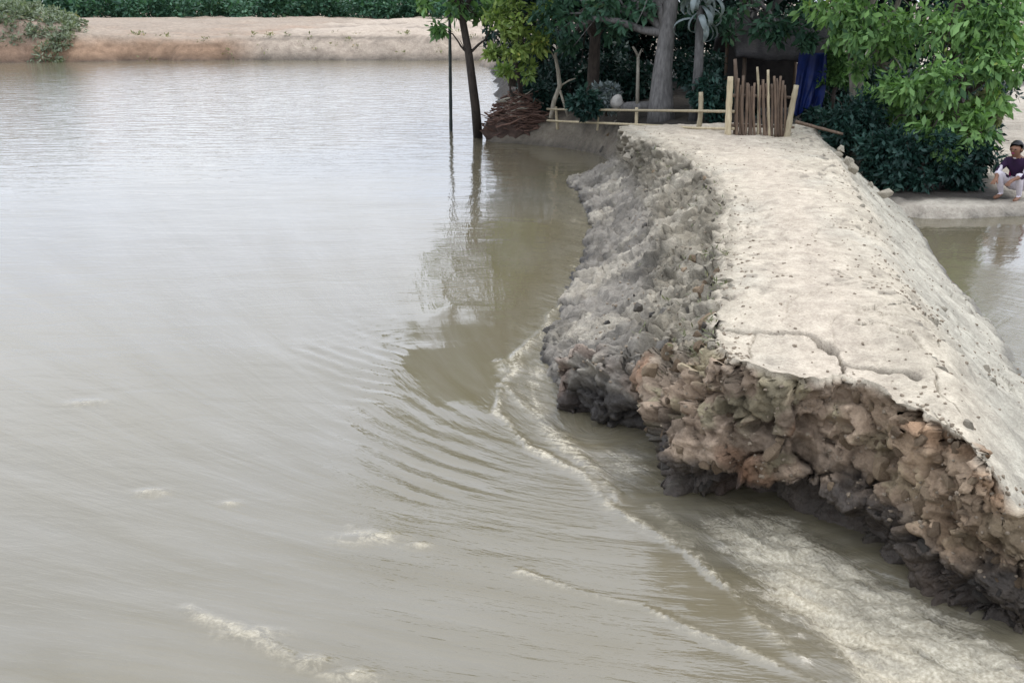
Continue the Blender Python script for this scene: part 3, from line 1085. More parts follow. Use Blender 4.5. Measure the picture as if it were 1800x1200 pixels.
# crumbs too small to pick apart: joined
cv, cf = [], []
off = 0
cm = CLOD[1]
bv = np.array([v.co[:] for v in cm.vertices])
bf = np.array([p.vertices[:] for p in cm.polygons if len(p.vertices) == 3])
for k in range(3200):
    if k < 1700:
        i = int(rng.integers(0, NS))
        j = int(rng.integers(2, int(NT * 0.86)))
        p = face3[i, j]
    else:
        iu = int(rng.uniform(0.0, 1) * (nu_ - 1))
        iv = int(rng.uniform(0, 1) * (nv_ - 1))
        if abs(vv[iv] - 0.42) < 0.25 and rng.uniform() < 0.75:
            continue
        p = topP[iu, iv]
    if p[2] < (0.3 if k < 1700 else 0.03):
        continue
    a = rng.uniform(0, 6.28)
    s_ = rng.uniform(0.006, 0.019)
    Rm = np.array([[math.cos(a), -math.sin(a), 0], [math.sin(a), math.cos(a), 0], [0, 0, 1]])
    cv.append((bv * s_ * rng.uniform(0.7, 1.3, 3)) @ Rm.T + p)
    cf.append(bf + off)
    off += len(bv)
crm = np_mesh('soil_crumbs', np.concatenate(cv), np.concatenate(cf), False)
obj('soil_crumbs', crm, soil_mat('crumb soil', False, (0.19, 0.155, 0.115)), EMB, kind='stuff')

# ------------------------------------------------------------------ vegetation
def leaves(name, clumps, size, mat, droop=0.5, aspect=0.42, seed=1, up=0.25):
    """clumps: (centre, radii, count)"""
    r = np.random.default_rng(seed)
    Cs, Os, Ti = [], [], []
    for c, rad, n in clumps:
        rad = np.broadcast_to(np.asarray(rad, float), (3,))
        d = r.normal(size=(n, 3))
        d /= np.linalg.norm(d, axis=1, keepdims=True)
        rr2 = r.uniform(0.15, 1.0, n) ** 0.45
        # sub-clumps make light and dark tufts
        k = max(3, n // 45)
        sc = r.normal(size=(k, 3))
        sc /= np.linalg.norm(sc, axis=1, keepdims=True)
        pick = r.integers(0, k, n)
        d = 0.55 * d * rr2[:, None] + 0.75 * sc[pick] * r.uniform(0.4, 1, k)[pick][:, None]
        Cs.append(np.asarray(c) + d * rad)
        Os.append(d)
        Ti.append(np.clip(r.uniform(0, 0.55, n) + 0.45 * r.uniform(0, 1, k)[pick], 0, 1))
    Cs, Os, Ti = np.concatenate(Cs), np.concatenate(Os), np.concatenate(Ti)
    n = len(Cs)
    ax_ = Os * 0.8 + r.normal(size=(n, 3)) * 0.6
    ax_[:, 2] += up - droop * r.uniform(0, 1.6, n)
    ax_ /= np.linalg.norm(ax_, axis=1, keepdims=True) + 1e-9
    ref = r.normal(size=(n, 3)) * 0.6 + np.array([0, 0, 1.0])
    sd_ = np.cross(ax_, ref)
    sd_ /= np.linalg.norm(sd_, axis=1, keepdims=True) + 1e-9
    nm = np.cross(sd_, ax_)
    L = (size * r.uniform(0.4, 1.55, n))[:, None]
    W = L * aspect * 0.5
    V_ = np.stack([Cs, Cs + ax_ * L * 0.5 + sd_ * W - nm * W * 0.35, Cs + ax_ * L - nm * L * 0.12, Cs + ax_ * L * 0.5 - sd_ * W - nm * W * 0.35], 1)
    me_ = np_mesh(name, V_.reshape(-1, 3), np.arange(4 * n).reshape(n, 4), False)
    add_attr(me_, 'tint', np.repeat(Ti, 4))
    if mat:
        me_.materials.append(mat)
    return me_


def wob_line(a, b, n, amp, seed):
    r = np.random.default_rng(seed)
    a, b = np.asarray(a, float), np.asarray(b, float)
    pts = []
    o_ = np.zeros(3)
    for i in range(n):
        f = i / (n - 1)
        if 0 < i:
            o_ = o_ * 0.7 + r.normal(size=3) * amp
        pts.append(a * (1 - f) + b * f + o_ * math.sin(math.pi * min(1, f * 1.0)))
    return pts


def tree(name, trunk_pts, trunk_r, clumps, leaf, mat, bark, label, cat='tree', group=None, seed=1, limbs=8, droop=0.5, aspect=0.42, up=0.25, stems=None):
    base = trunk_pts[0]
    root = empty(name, base, label, cat, group)
    mb = MB()
    n = len(trunk_pts)
    mb.tube(trunk_pts, trunk_r, 10)
    r = np.random.default_rng(seed)
    idx = r.permutation(len(clumps))[:limbs]
    for k in idx:
        c = np.asarray(clumps[k][0])
        # leave the trunk at the height nearest below the clump
        q = int(np.clip(r.integers(max(1, n // 2), n), 1, n - 1))
        a = np.asarray(trunk_pts[q])
        pts = wob_line(a, c, 6, 0.05 * np.linalg.norm(c - a), seed * 31 + int(k))
        r0 = trunk_r[q] * 0.6
        mb.tube(pts, [r0 * (1 - 0.8 * i / 5) for i in range(6)], 6)
        for s in range(3):
            e = c + r.normal(size=3) * np.broadcast_to(np.asarray(clumps[k][1]), (3,)) * 0.8
            mb.tube(wob_line(pts[3], e, 4, 0.06, seed + s + int(k) * 3), [r0 * 0.35, r0 * 0.28, r0 * 0.2, r0 * 0.1], 5)
    if stems:
        for a, b_, r0 in stems:
            mb.tube(wob_line(a, b_, 7, 0.05, seed + 77), [r0 * (1 - 0.75 * i / 6) for i in range(7)], 6)
    part('trunk', mb.mesh('trunk'), bark, root)
    part('crown', leaves('crown', clumps, leaf, mat, droop, aspect, seed, up), mat, root)
    return root


def tbase(px, d, sink=0.08):
    p = atd(px, 200, d)
    p[2] = land_z(p[0], p[1]) - sink
    return p


def px_clumps(lst, n):
    """(px, py, distance, radius) -> clumps"""
    return [(atd(a, b_, d), np.array([r_, r_, r_ * 0.8]), int(n * max(0.4, r_) ** 2)) for a, b_, d, r_ in lst]


def blob(cx, cy, cz, rx, ry, rz, k, cr_, n, seed):
    r = np.random.default_rng(seed)
    o_ = []
    for q in range(k):
        d = r.normal(size=3)
        d /= np.linalg.norm(d)
        d *= r.uniform(0.35, 1.0) ** 0.6
        o_.append((np.array([cx + d[0] * rx, cy + d[1] * ry, cz + d[2] * rz]), cr_ * r.uniform(0.75, 1.25), n))
    return o_


# leaning tree at the waterside, its crown hanging over the river
b0 = atz(842, 262, -0.35)
b1, b2 = atd(836, 190, 22.4), atd(824, 95, 22.4)
b3 = atd(812, 30, 22.5)
b4 = b3 + np.array([-0.25, 0.1, 1.0])
b5 = b4 + np.array([-0.2, 0.1, 1.4])
tree('leaning_tree', [b0, b1, b2, b3, b4, b5], [0.125, 0.105, 0.09, 0.08, 0.065, 0.03],
     px_clumps([(772, 40, 22.3, 0.28), (845, 30, 22.5, 0.42), (868, 12, 22.5, 0.5), (800, 6, 22.3, 0.4), (740, 4, 22.3, 0.3)], 700)
     + blob(-1.15, 22.6, 5.9, 1.9, 1.3, 1.5, 40, 0.72, 900, 5),
     0.18, M_LEAF_MID, M_BARK_DARK, 'dark slender trunk leaning out of the river edge with leaves above', seed=4, limbs=14,
     stems=[(b2, atd(770, 48, 22.3), 0.03), (b2, atd(868, 40, 22.5), 0.035), (atd(833, 170, 22.4), atd(808, 70, 22.3), 0.025)])

# straight pole standing in the water
mb = MB()
q0, q1 = atz(793, 256, -0.4), atd(790, 0, 22.6)
q2 = q1 + (q1 - q0) * 0.25
pts = [q0 + (q2 - q0) * f for f in np.linspace(0, 1, 24)]
mb.tube(pts, [0.042 * (1 - 0.3 * f) * (1.12 if i % 3 == 0 else 1.0) for i, f in enumerate(np.linspace(0, 1, 24))], 8)
obj('bamboo_pole', mb.mesh('bamboo_pole'), simple_mat('dark wet bamboo', (0.06, 0.075, 0.075), (0.03, 0.04, 0.04), 6, 0.6), label='tall straight thin pole standing in the river left of the leaning trunk', cat='pole')

# bright shrub over the brush heap
g0 = tbase(922, 23.4)
tree('leafy_shrub', [g0, atd(916, 165, 22.9), atd(904, 90, 22.0), atd(905, 20, 21.6)], [0.06, 0.05, 0.04, 0.02],
     px_clumps([(880, 62, 21.2, 0.30), (912, 40, 21.3, 0.42), (900, 96, 21.1, 0.36), (932, 78, 21.4, 0.42), (872, 30, 21.4, 0.30), (945, 30, 21.7, 0.45), (893, 126, 21.1, 0.24), (925, 122, 21.2, 0.25), (950, 70, 21.8, 0.35), (905, 5, 21.6, 0.5), (868, 92, 21.3, 0.15)], 950),
     0.15, M_LEAF_BRIGHT, M_BARK_DARK, 'bright green leafy shrub above the brown brush heap at the waterside', cat='shrub', seed=9, limbs=10,
     stems=[(atd(905, 150, 21.5), atd(865, 70, 21.3), 0.03), (atd(903, 170, 21.5), atd(888, 120, 21.3), 0.03)])

# big grey trunk behind the fence
h0 = tbase(1163, 19.4)
tree('grey_trunk_tree', [h0, atd(1162, 180, 19.4), atd(1164, 130, 19.4), atd(1172, 60, 19.4), atd(1180, 0, 19.5), atd(1183, 0, 19.5) + np.array([0.1, 0, 1.6])], [0.30, 0.24, 0.19, 0.155, 0.14, 0.08],
     blob(2.2, 20.4, 5.3, 2.6, 2.4, 1.6, 26, 0.75, 360, 15) + px_clumps([(1105, 30, 19.8, 0.34), (1060, 15, 20.0, 0.5), (1130, 10, 19.7, 0.4), (1215, 10, 19.8, 0.35), (1020, 25, 20.4, 0.4), (985, 45, 21.0, 0.45), (1075, 48, 20.6, 0.35), (960, 12, 21.2, 0.5), (1010, 75, 21.5, 0.3)], 800),
     0.18, M_LEAF_DARK2, M_BARK_GREY, 'stout grey trunk rising behind the low bamboo fence', seed=15, limbs=12)

# second trunk above the hut
h1 = tbase(1301, 22.5)
tree('slim_trunk_tree', [h1, atd(1303, 130, 22.5), atd(1306, 60, 22.5), atd(1310, 0, 22.5), atd(1312, 0, 22.5) + np.array([0, 0, 1.8])], [0.17, 0.15, 0.13, 0.12, 0.06],
     blob(5.6, 21.8, 5.4, 2.6, 2.6, 1.7, 26, 0.8, 360, 25) + px_clumps([(1335, 35, 19.6, 0.42), (1385, 28, 19.4, 0.45), (1430, 40, 19.2, 0.40), (1300, 12, 19.8, 0.4), (1410, 72, 19.3, 0.25), (1360, 60, 19.5, 0.26), (1265, 50, 20, 0.3)], 800),
     0.17, M_LEAF_DARK2, M_BARK_GREY, 'slim grey trunk standing behind the bamboo gate and hut', seed=25, limbs=12)

# dark trunk in the shade
h2 = tbase(1040, 22.6)
tree('shaded_tree', [h2, atd(1042, 150, 22), atd(1046, 70, 22), atd(1048, 0, 22.2), atd(1050, 0, 22.2) + np.array([0.1, 0.2, 1.5])], [0.16, 0.14, 0.12, 0.11, 0.05],
     blob(1.2, 23.5, 5.2, 2.2, 2.2, 1.7, 22, 0.8, 340, 35) + px_clumps([(980, 40, 23, 0.5), (1010, 60, 23.5, 0.5)], 500),
     0.2, M_LEAF_DARK, M_BARK_DARK, 'dark trunk in deep shade left of the stout grey trunk', seed=35, limbs=12)

# right-hand trees whose branches hang towards the embankment
h3 = tbase(1509, 19.0)
tree('pale_trunk_tree', [h3, atd(1507, 180, 19.0), atd(1503, 110, 19.0), atd(1500, 40, 19.0), atd(1498, 0, 19.0) + np.array([0, 0, 1.8])], [0.16, 0.135, 0.12, 0.10, 0.05],
     px_clumps([(1470, 42, 17.6, 0.42), (1500, 58, 17.3, 0.40), (1540, 70, 17.2, 0.42), (1480, 12, 17.6, 0.5), (1530, 20, 17.5, 0.55), (1585, 30, 17.3, 0.5), (1565, 90, 17.6, 0.40), (1610, 70, 17.4, 0.45), (1525, 115, 18.2, 0.35), (1445, 10, 18, 0.45)], 900)
     + blob(6.6, 18.8, 5.4, 2.4, 2.4, 1.7, 24, 0.75, 360, 45),
     0.16, M_LEAF_FRESH, M_BARK_PALE, 'pale trunk with low green branches right of the blue sheet', seed=45, limbs=14, droop=0.9)
h4 = tbase(1692, 17.8)
tree('drooping_tree', [h4, atd(1690, 250, 17.7), atd(1685, 170, 17.6), atd(1680, 80, 17.5), atd(1680, 0, 17.5) + np.array([0, 0, 1.2])], [0.14, 0.12, 0.10, 0.09, 0.04],
     px_clumps([(1640, 132, 16.2, 0.44), (1600, 150, 16.4, 0.32), (1672, 150, 16.1, 0.42), (1625, 178, 16.3, 0.26), (1735, 100, 16.2, 0.50), (1745, 140, 16.0, 0.42), (1700, 60, 16.4, 0.5), (1650, 50, 16.6, 0.5), (1770, 60, 16.3, 0.5), (1790, 110, 16.3, 0.45), (1700, 195, 16.2, 0.30), (1725, 205, 16.0, 0.28), (1660, 200, 16.6, 0.30), (1790, 20, 16.4, 0.6), (1720, 15, 16.6, 0.6), (1750, 175, 16.2, 0.25), (1590, 205, 17.0, 0.3), (1640, 225, 16.0, 0.28), (1690, 240, 15.9, 0.30), (1600, 245, 16.2, 0.24), (1725, 235, 15.9, 0.26), (1660, 265, 15.8, 0.22), (1560, 150, 17.0, 0.34), (1540, 175, 17.2, 0.26)], 1150)
     + blob(8.3, 17.8, 5.2, 2.2, 2.0, 1.7, 22, 0.75, 360, 55),
     0.16, M_LEAF_FRESH, M_BARK_DARK, 'broad tree with drooping bright green branches nearest the flooded field', seed=55, limbs=18, droop=1.1)

# dark thicket at the back: individual trees with low crowns
backs = [(905, 27.5, 'dark evergreen at the back behind the bright shrub'), (985, 26.0, 'dark evergreen at the back behind the dead sapling'), (1090, 27.5, 'dark evergreen at the back left of the stout grey trunk'),
         (1215, 26.5, 'dark evergreen at the back right of the stout grey trunk'), (1345, 27.5, 'dark evergreen at the back behind the hut roof'), (1460, 26.0, 'dark evergreen at the back above the blue sheet'),
         (1575, 27.0, 'dark evergreen at the back right of the pale trunk'), (1680, 26.0, 'dark evergreen at the back behind the drooping branches')]
for i, (px_, d, lab) in enumerate(backs):
    c = atd(px_, 100, d)
    zb = 0.85
    tp = [np.array([c[0], c[1], zb]), np.array([c[0] + 0.1, c[1], 2.5]), np.array([c[0], c[1] + 0.1, 4.5]), np.array([c[0], c[1], 6.5])]
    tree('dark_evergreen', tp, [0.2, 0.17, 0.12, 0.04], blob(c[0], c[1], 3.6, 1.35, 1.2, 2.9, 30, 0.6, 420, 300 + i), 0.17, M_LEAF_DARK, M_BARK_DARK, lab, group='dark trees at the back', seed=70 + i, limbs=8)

# shrubs in the shade on the right
shr = [(1485, 225, 17.0, 0.55, M_LEAF_DARK, 'dark low shrub below the pale trunk'), (1560, 290, 16.0, 0.5, M_LEAF_DARK, 'dark low shrub behind the end of the low bund'),
       (1622, 285, 15.9, 0.6, M_LEAF_DARK, 'dark low shrub under the drooping branches'), (1692, 285, 16.0, 0.5, M_LEAF_DARK, 'dark low shrub just left of the crouching person'),
       (1728, 205, 16.6, 0.34, M_LEAF_DRY, 'pale yellowish bush above the crouching person'), (1590, 225, 18.5, 0.8, M_LEAF_DARK, 'dark shrub in the deep shade between the two right-hand trees')]
for i, (px_, py_, d, r_, mt, lab) in enumerate(shr):
    c = atd(px_, py_, d)
    zb = max(0.2, land_z(c[0], c[1]) - 0.05)
    cl = blob(c[0], c[1], max(c[2], zb + r_ * 0.6), r_ * 0.8, r_ * 0.7, r_ * 0.75, 12, r_ * 0.5, 420, 400 + i)
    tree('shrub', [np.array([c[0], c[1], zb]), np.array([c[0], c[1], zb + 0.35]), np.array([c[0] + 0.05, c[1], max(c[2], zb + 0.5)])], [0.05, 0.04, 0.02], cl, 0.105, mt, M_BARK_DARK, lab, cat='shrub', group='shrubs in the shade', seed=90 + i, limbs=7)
# shrubs behind the fence
shr2 = [(1225, 130, 20.5, 0.62, M_LEAF_DARK, 'dark green bush between grey trunk and gate'), (1068, 165, 20.5, 0.30, M_LEAF_GREY, 'small greyish bush beside the pale boulder'), (1250, 175, 18.6, 0.45, M_LEAF_DARK, 'dark low bush behind the tallest fence post'),
        (1030, 180, 20.0, 0.32, M_LEAF_DARK, 'small dark bush behind the far end of the fence'), (1470, 120, 19.8, 0.4, M_LEAF_MID, 'green bush at the right edge of the blue sheet')]
for i, (px_, py_, d, r_, mt, lab) in enumerate(shr2):
    c = atd(px_, py_, d)
    zb = 0.82
    cl = blob(c[0], c[1], c[2], r_ * 0.8, r_ * 0.6, r_ * 0.75, 10, r_ * 0.5, 300, 500 + i)
    tree('shrub', [np.array([c[0], c[1], zb]), np.array([c[0], c[1], (zb + c[2]) / 2]), np.array([c[0] + 0.05, c[1], c[2]])], [0.05, 0.04, 0.02], cl, 0.11, mt, M_BARK_DARK, lab, cat='shrub', group='shrubs behind the fence', seed=110 + i, limbs=6)


und = [(940, 150, 23.5, 0.6, 'dark undergrowth behind the brush heap'), (1000, 130, 24.5, 0.8, 'dark undergrowth right of the dead sapling'), (1075, 120, 24.0, 0.8, 'dark undergrowth left of the forked pole'),
       (1135, 140, 23.5, 0.7, 'dark undergrowth directly behind the stout grey trunk'), (1270, 110, 23.8, 0.8, 'dark undergrowth left of the hut'), (1300, 160, 22.9, 0.5, 'dark undergrowth at the left wall of the hut'),
       (1465, 160, 21.5, 0.65, 'dark undergrowth right of the blue sheet'), (1530, 190, 20.5, 0.6, 'dark undergrowth right of the pale trunk'), (1440, 205, 18.6, 0.4, 'dark undergrowth below the blue sheet'),
       (1650, 215, 20.0, 0.9, 'dark undergrowth behind the drooping branches'), (1720, 150, 22.0, 1.0, 'dark undergrowth at the far right behind the yellowish bush'), (1500, 90, 23.5, 0.9, 'dark undergrowth high behind the pale trunk'), (1600, 110, 23.5, 1.0, 'dark undergrowth between the pale trunk and the drooping branches')]
for i, (px_, py_, d, r_, lab) in enumerate(und):
    c = atd(px_, py_, d)
    zb = max(0.1, land_z(c[0], c[1]) - 0.05)
    cz = max(zb + r_ * 0.5, (c[2] + zb) / 2)
    cl = blob(c[0], c[1], cz, r_ * 0.9, r_ * 0.7, max(0.4, (c[2] - zb) / 2 + 0.2), 14, r_ * 0.45, 300, 800 + i)
    tree('shrub', [np.array([c[0], c[1], zb]), np.array([c[0], c[1], (zb + cz) / 2]), np.array([c[0] + 0.05, c[1], cz])], [0.05, 0.04, 0.02], cl, 0.13, M_LEAF_DARK, M_BARK_DARK, lab, cat='shrub', group='shrubs in the shade', seed=810 + i, limbs=6)


# grey fronded plant behind the grey trunk
def frond_mesh(L, Wd, arch, nseg=10, rr3=None):
    V_, F_ = [], []
    for i in range(nseg + 1):
        f = i / nseg
        wd = Wd * math.sin(math.pi * min(0.97, 0.06 + f * 0.94)) ** 0.7
        xx = L * math.sin(f * arch) / arch
        zz_ = L * (math.cos(f * arch) - 1) / arch * 0.9 + L * 0.35 * f
        for s in (-1, 0, 1):
            V_.append((xx, s * wd, zz_ - abs(s) * wd * 0.45))
    for i in range(nseg):
        for s in (0, 1):
            a = i * 3 + s
            F_.append((a, a + 1, a + 4, a + 3))
    me_ = np_mesh('frond', V_, F_)
    add_attr(me_, 'tint', np.random.default_rng(int(L * 1000)).uniform(0.1, 1, len(V_)))
    return me_


c = atd(1232, 5, 18.75)
zb = 0.9
gp = empty('fronded_plant', (c[0], c[1], zb), 'grey-green fronded plant hanging right of the stout grey trunk', 'plant')
mb = MB()
mb.tube([(c[0], c[1], zb - 0.05), (c[0] + 0.03, c[1], zb + 1.0), (c[0], c[1], 3.0)], [0.11, 0.09, 0.07], 10)
part('stem', mb.mesh('stem'), M_BARK_GREY, gp)
for i in range(24):
    fm = frond_mesh(random.uniform(0.7, 1.15), random.uniform(0.045, 0.075), random.uniform(1.8, 2.6))
    o = obj('frond', fm, M_LEAF_GREY, gp)
    o.location = (0, 0, 3.0 - zb + random.uniform(-0.25, 0.3))
    o.rotation_euler = (random.uniform(-.3, .3), random.uniform(-0.2, 0.7), i * 2.4 + random.uniform(-.3, .3))

# far tree line beyond the sand
cl = []
r = np.random.default_rng(77)
for i in range(120):
    xx = -64 + i * 0.62 + r.normal() * 0.4
    yy = (112 if i % 2 else 117) + r.normal() * 1.5
    hh = r.uniform(2.2, 3.4)
    cl.append((np.array([xx, yy, 1.1 + hh * 0.5]), np.array([1.5, 1.5, hh * 0.72]), 520))
obj('far_tree_line', leaves('far_tree_line', cl, 0.42, leaf_mat('far leaf', (0.014, 0.05, 0.034), (0.075, 0.17, 0.095), 0.2), 0.3, 0.6, 7), None, label='dense green tree line beyond the pale sand flat', kind='stuff', cat='trees')
# weeds on the mound at the left end of the far bank
cl = []
for i in range(150):
    xx, yy = r.uniform(-30.5, -23.6), r.uniform(53.0, 57.5)
    cl.append((np.array([xx, yy, land_z(xx, yy) + 0.18]), np.array([0.55, 0.5, 0.35]), 110))
obj('bank_weeds', leaves('bank_weeds', cl, 0.2, leaf_mat('bank weed', (0.06, 0.09, 0.05), (0.24, 0.27, 0.18), 0.2), 0.3, 0.4, 17), None, label='grey-green weeds covering the mound at the left end of the far bank', kind='stuff', cat='weeds')
# sparse scrub along the foot of the far bank
cl = []
for i in range(40):
    xx = r.uniform(-22, -2)
    yy = r.uniform(54.2, 57)
    cl.append((np.array([xx, yy, land_z(xx, yy) + 0.08]), np.array([0.3, 0.3, 0.14]), 22))
obj('bank_scrub', leaves('bank_scrub', cl, 0.16, leaf_mat('bank scrub', (0.07, 0.08, 0.03), (0.25, 0.24, 0.12), 0.2), 0.3, 0.4, 27), None, label='thin dry scrub dotted along the foot of the far bank', kind='stuff', cat='scrub')
# short weeds among the clods below the path's left edge
cl = []
for i in range(150):
    a = int(r.uniform(0, 1) ** 0.7 * (j_corner - 10))
    j = int(abs(r.normal(0, 0.13)) * NT) + 1
    p = face3[a, min(j, NT - 20)]
    cl.append((p + np.array([0, 0, 0.01]), np.array([0.045, 0.045, 0.02]), 6))
obj('slope_weeds', leaves('slope_weeds', cl, 0.045, leaf_mat('slope weed', (0.05, 0.06, 0.025), (0.20, 0.20, 0.11), 0.2), 0.1, 0.22, 37, 0.6), None, label='short dull weeds among the clods beside the path', kind='stuff', cat='weeds')

# ------------------------------------------------------------------ brush heap at the waterside
hb = atz(912, 246, 0.05)
bh = empty('brush_heap', (hb[0], hb[1], 0.0), 'heap of reddish brown sticks and brush at the waterside beside the leaning trunk', 'brush heap')
bm = bmesh.new()
bmesh.ops.create_icosphere(bm, subdivisions=4, radius=1)
co_ = np.array([v.co[:] for v in bm.verts])
dn = fbm(co_ * 2.2, 4, 171) * 0.4 + fbm(co_ * 7, 3, 172) * 0.3
for v, d_ in zip(bm.verts, dn):
    v.co *= (1 + d_)
    v.co.x *= 0.66
    v.co.y *= 0.5
    zq = v.co.z
    v.co.z = zq * 0.8 if zq > 0 else zq * 0.3
me_ = bpy.data.meshes.new('heap_core')
bm.to_mesh(me_)
bm.free()
for p in me_.polygons:
    p.use_smooth = True
o = obj('heap_core', me_, simple_mat('packed brush', (0.13, 0.085, 0.065), (0.05, 0.035, 0.03), 9, 0.95, 0.9), bh)
o.location = (0, 0.35, 0.05)
for i in range(190):
    L = random.uniform(0.3, 0.9)
    mb = MB()
    a = np.zeros(3)
    b_ = np.array([L, 0, 0])
    mb.tube(wob_line(a, b_, 5, 0.03, 600 + i), [random.uniform(0.012, 0.028) * (1 - 0.12 * q) for q in range(5)], 6)
    o = obj('stick', mb.mesh('stick'), M_STICK if i % 9 else M_BARK_PALE, bh)
    an = random.uniform(0, 6.28)
    rad_ = random.uniform(0.1, 0.75)
    hz = max(0.05, 0.95 * (1 - (rad_ / 0.95) ** 1.5))
    rzz = random.uniform(-0.5, 0.6) + (math.pi if random.random() < 0.5 else 0)
    o.location = (math.cos(an) * rad_ * 0.8 - L * 0.5 * math.cos(rzz), 0.35 - abs(math.sin(an)) * rad_ * 0.75, hz + random.uniform(-0.05, 0.05))
    o.rotation_euler = (0, random.uniform(-0.5, 0.5), rzz)

# ------------------------------------------------------------------ bamboo fence and gate
def bamboo(pa, pb, ra, rb=None, bend=0.01, seed=0, seg=8):
    mb = MB()
    rb = rb or ra * 0.85
    pa, pb = np.asarray(pa, float), np.asarray(pb, float)
    n = 13
    r_ = np.random.default_rng(seed)
    bd = r_.normal(size=3) * bend
    pts, rad_ = [], []
    for i in range(n):
        f = i / (n - 1)
        pts.append(pa * (1 - f) + pb * f + bd * math.sin(math.pi * f))
        rad_.append((ra * (1 - f) + rb * f) * (1.13 if i % 3 == 1 else 1.0))
    mb.tube(pts, rad_, seg)
    return mb.mesh('bamboo')


fdist = {980: 18.8, 1118: 17.6, 1228: 16.5, 1282: 15.9}
fence = empty('bamboo_fence', tuple(atd(1118, 222, 18.7)), 'low bamboo fence of thin posts and two rails left of the gate', 'fence')
posts = [(980, 220, 977, 188, 21.6, 0.032), (1050, 222, 1052, 196, 20.1, 0.022), (1118, 226, 1119, 189, 18.7, 0.034), (1225, 235, 1232, 162, 16.7, 0.044)]
for i, (xa, ya, xb, yb, d, r_) in enumerate(posts):
    part('post', bamboo(atd(xa, ya + 8, d), atd(xb, yb, d), r_, seed=i), M_BAMBOO, fence)
for i, (ya, yb) in enumerate(((196, 192), (226, 212))):
    ptsr = [atd(1290, ya, 15.95), atd(1228, ya - 1, 16.66), atd(1118, (ya + yb) / 2, 18.66), atd(962, yb, 21.9)]
    mb = MB()
    dense = []
    for a, b_ in zip(ptsr[:-1], ptsr[1:]):
        for f in np.linspace(0, 1, 8, endpoint=False):
            dense.append(a * (1 - f) + b_ * f + np.array([0, -0.03, 0]))
    dense.append(ptsr[-1])
    mb.tube(dense, [0.022 * (1.12 if q % 3 == 0 else 1.0) for q in range(len(dense))], 8)
    part('rail', mb.mesh('rail'), M_BAMBOO, fence)

gate = empty('bamboo_gate', tuple(atz(1338, 241, 1.0)), 'upright bamboo slat gate across the end of the embankment path', 'gate')
part('gate_post', bamboo(atd(1279, 246, 15.85), atd(1284, 135, 15.85), 0.052, 0.046, seed=11), M_BAMBOO, gate)
part('gate_post', bamboo(atd(1382, 250, 15.8), atd(1400, 150, 15.8), 0.050, 0.042, 0.02, seed=12), M_BAMBOO, gate)
part('gate_post', bamboo(atd(1292, 240, 16.0), atd(1292, 104, 16.0), 0.034, 0.028, seed=13), M_BAMBOO_OLD, gate)
sx = [1296, 1301, 1306, 1311, 1316, 1321, 1327, 1332, 1338, 1343, 1348, 1352, 1357, 1362, 1366, 1370, 1374, 1379]
sy = [138, 150, 133, 146, 148, 152, 146, 118, 150, 140, 147, 123, 148, 134, 138, 134, 142, 150]
for i, (a, b_) in enumerate(zip(sx, sy)):
    part('slat', bamboo(atd(a + random.uniform(-1.5, 1.5), 244, 15.9), atd(a + random.uniform(-2, 3), b_, 15.9), random.uniform(0.02, 0.028), None, 0.018, 20 + i), M_BAMBOO if i in (7, 11) else M_BAMBOO_OLD, gate)
for i, yy in enumerate((168, 220)):
    part('cross_rail', bamboo(atd(1281, yy, 15.95), atd(1396, yy + 4, 15.95), 0.026, 0.022, 0.01, 50 + i), M_BAMBOO_OLD, gate)

# loose pole lying right of the gate
obj('fallen_pole', bamboo(atd(1398, 214, 16.6), atd(1482, 236, 16.3), 0.03, 0.022, 0.03, 71), M_BAMBOO_OLD, label='weathered pole lying low to the right of the gate', cat='pole')
# pole with a crook behind the fence
mb = MB()
mb.tube([atd(1120, 205, 20.0), atd(1121, 150, 20.0), atd(1122, 95, 20.0)], [0.04, 0.036, 0.03], 8)
mb.tube([atd(1122, 100, 20.0), atd(1116, 88, 20.0), atd(1112, 82, 20.0)], [0.03, 0.026, 0.018], 7)
mb.tube([atd(1122, 102, 20.0), atd(1128, 86, 20.0)], [0.026, 0.016], 7)
obj('forked_pole', mb.mesh('forked_pole'), M_BARK_PALE, label='upright forked pole just left of the stout grey trunk', cat='pole')
# dead sapling
mb = MB()
mb.tube([atd(968, 208, 22.3), atd(974, 178, 22.3), atd(984, 152, 22.3), atd(981, 125, 22.3), atd(976, 98, 22.3), atd(982, 78, 22.3)], [0.05, 0.05, 0.05, 0.042, 0.034, 0.018], 8)
mb.tube([atd(984, 152, 22.3), atd(1000, 142, 22.2), atd(1012, 138, 22.2)], [0.03, 0.02, 0.012], 6)
mb.tube([atd(983, 156, 22.3), atd(990, 178, 22.2), atd(998, 205, 22.2)], [0.03, 0.03, 0.03], 6)
mb.tube([atd(978, 108, 22.3), atd(968, 90, 22.3)], [0.022, 0.01], 6)
obj('dead_sapling', mb.mesh('dead_sapling'), M_BARK_PALE, label='pale crooked leafless sapling at the left end of the fence', cat='tree')


def boulder(name, c, s, mat, seed, **kw):
    bm = bmesh.new()
    bmesh.ops.create_icosphere(bm, subdivisions=3, radius=1)
    co2 = np.array([v.co[:] for v in bm.verts]) + seed
    dn2 = fbm(co2 * 1.3, 4, seed) * 0.3
    for v, d_ in zip(bm.verts, dn2):
        v.co *= (1 + d_)
        v.co = Vector((v.co.x * s[0], v.co.y * s[1], v.co.z * s[2]))
    m2 = bpy.data.meshes.new(name)
    bm.to_mesh(m2)
    bm.free()
    for p in m2.polygons:
        p.use_smooth = True
    return obj(name, m2, mat, loc=c, **kw)


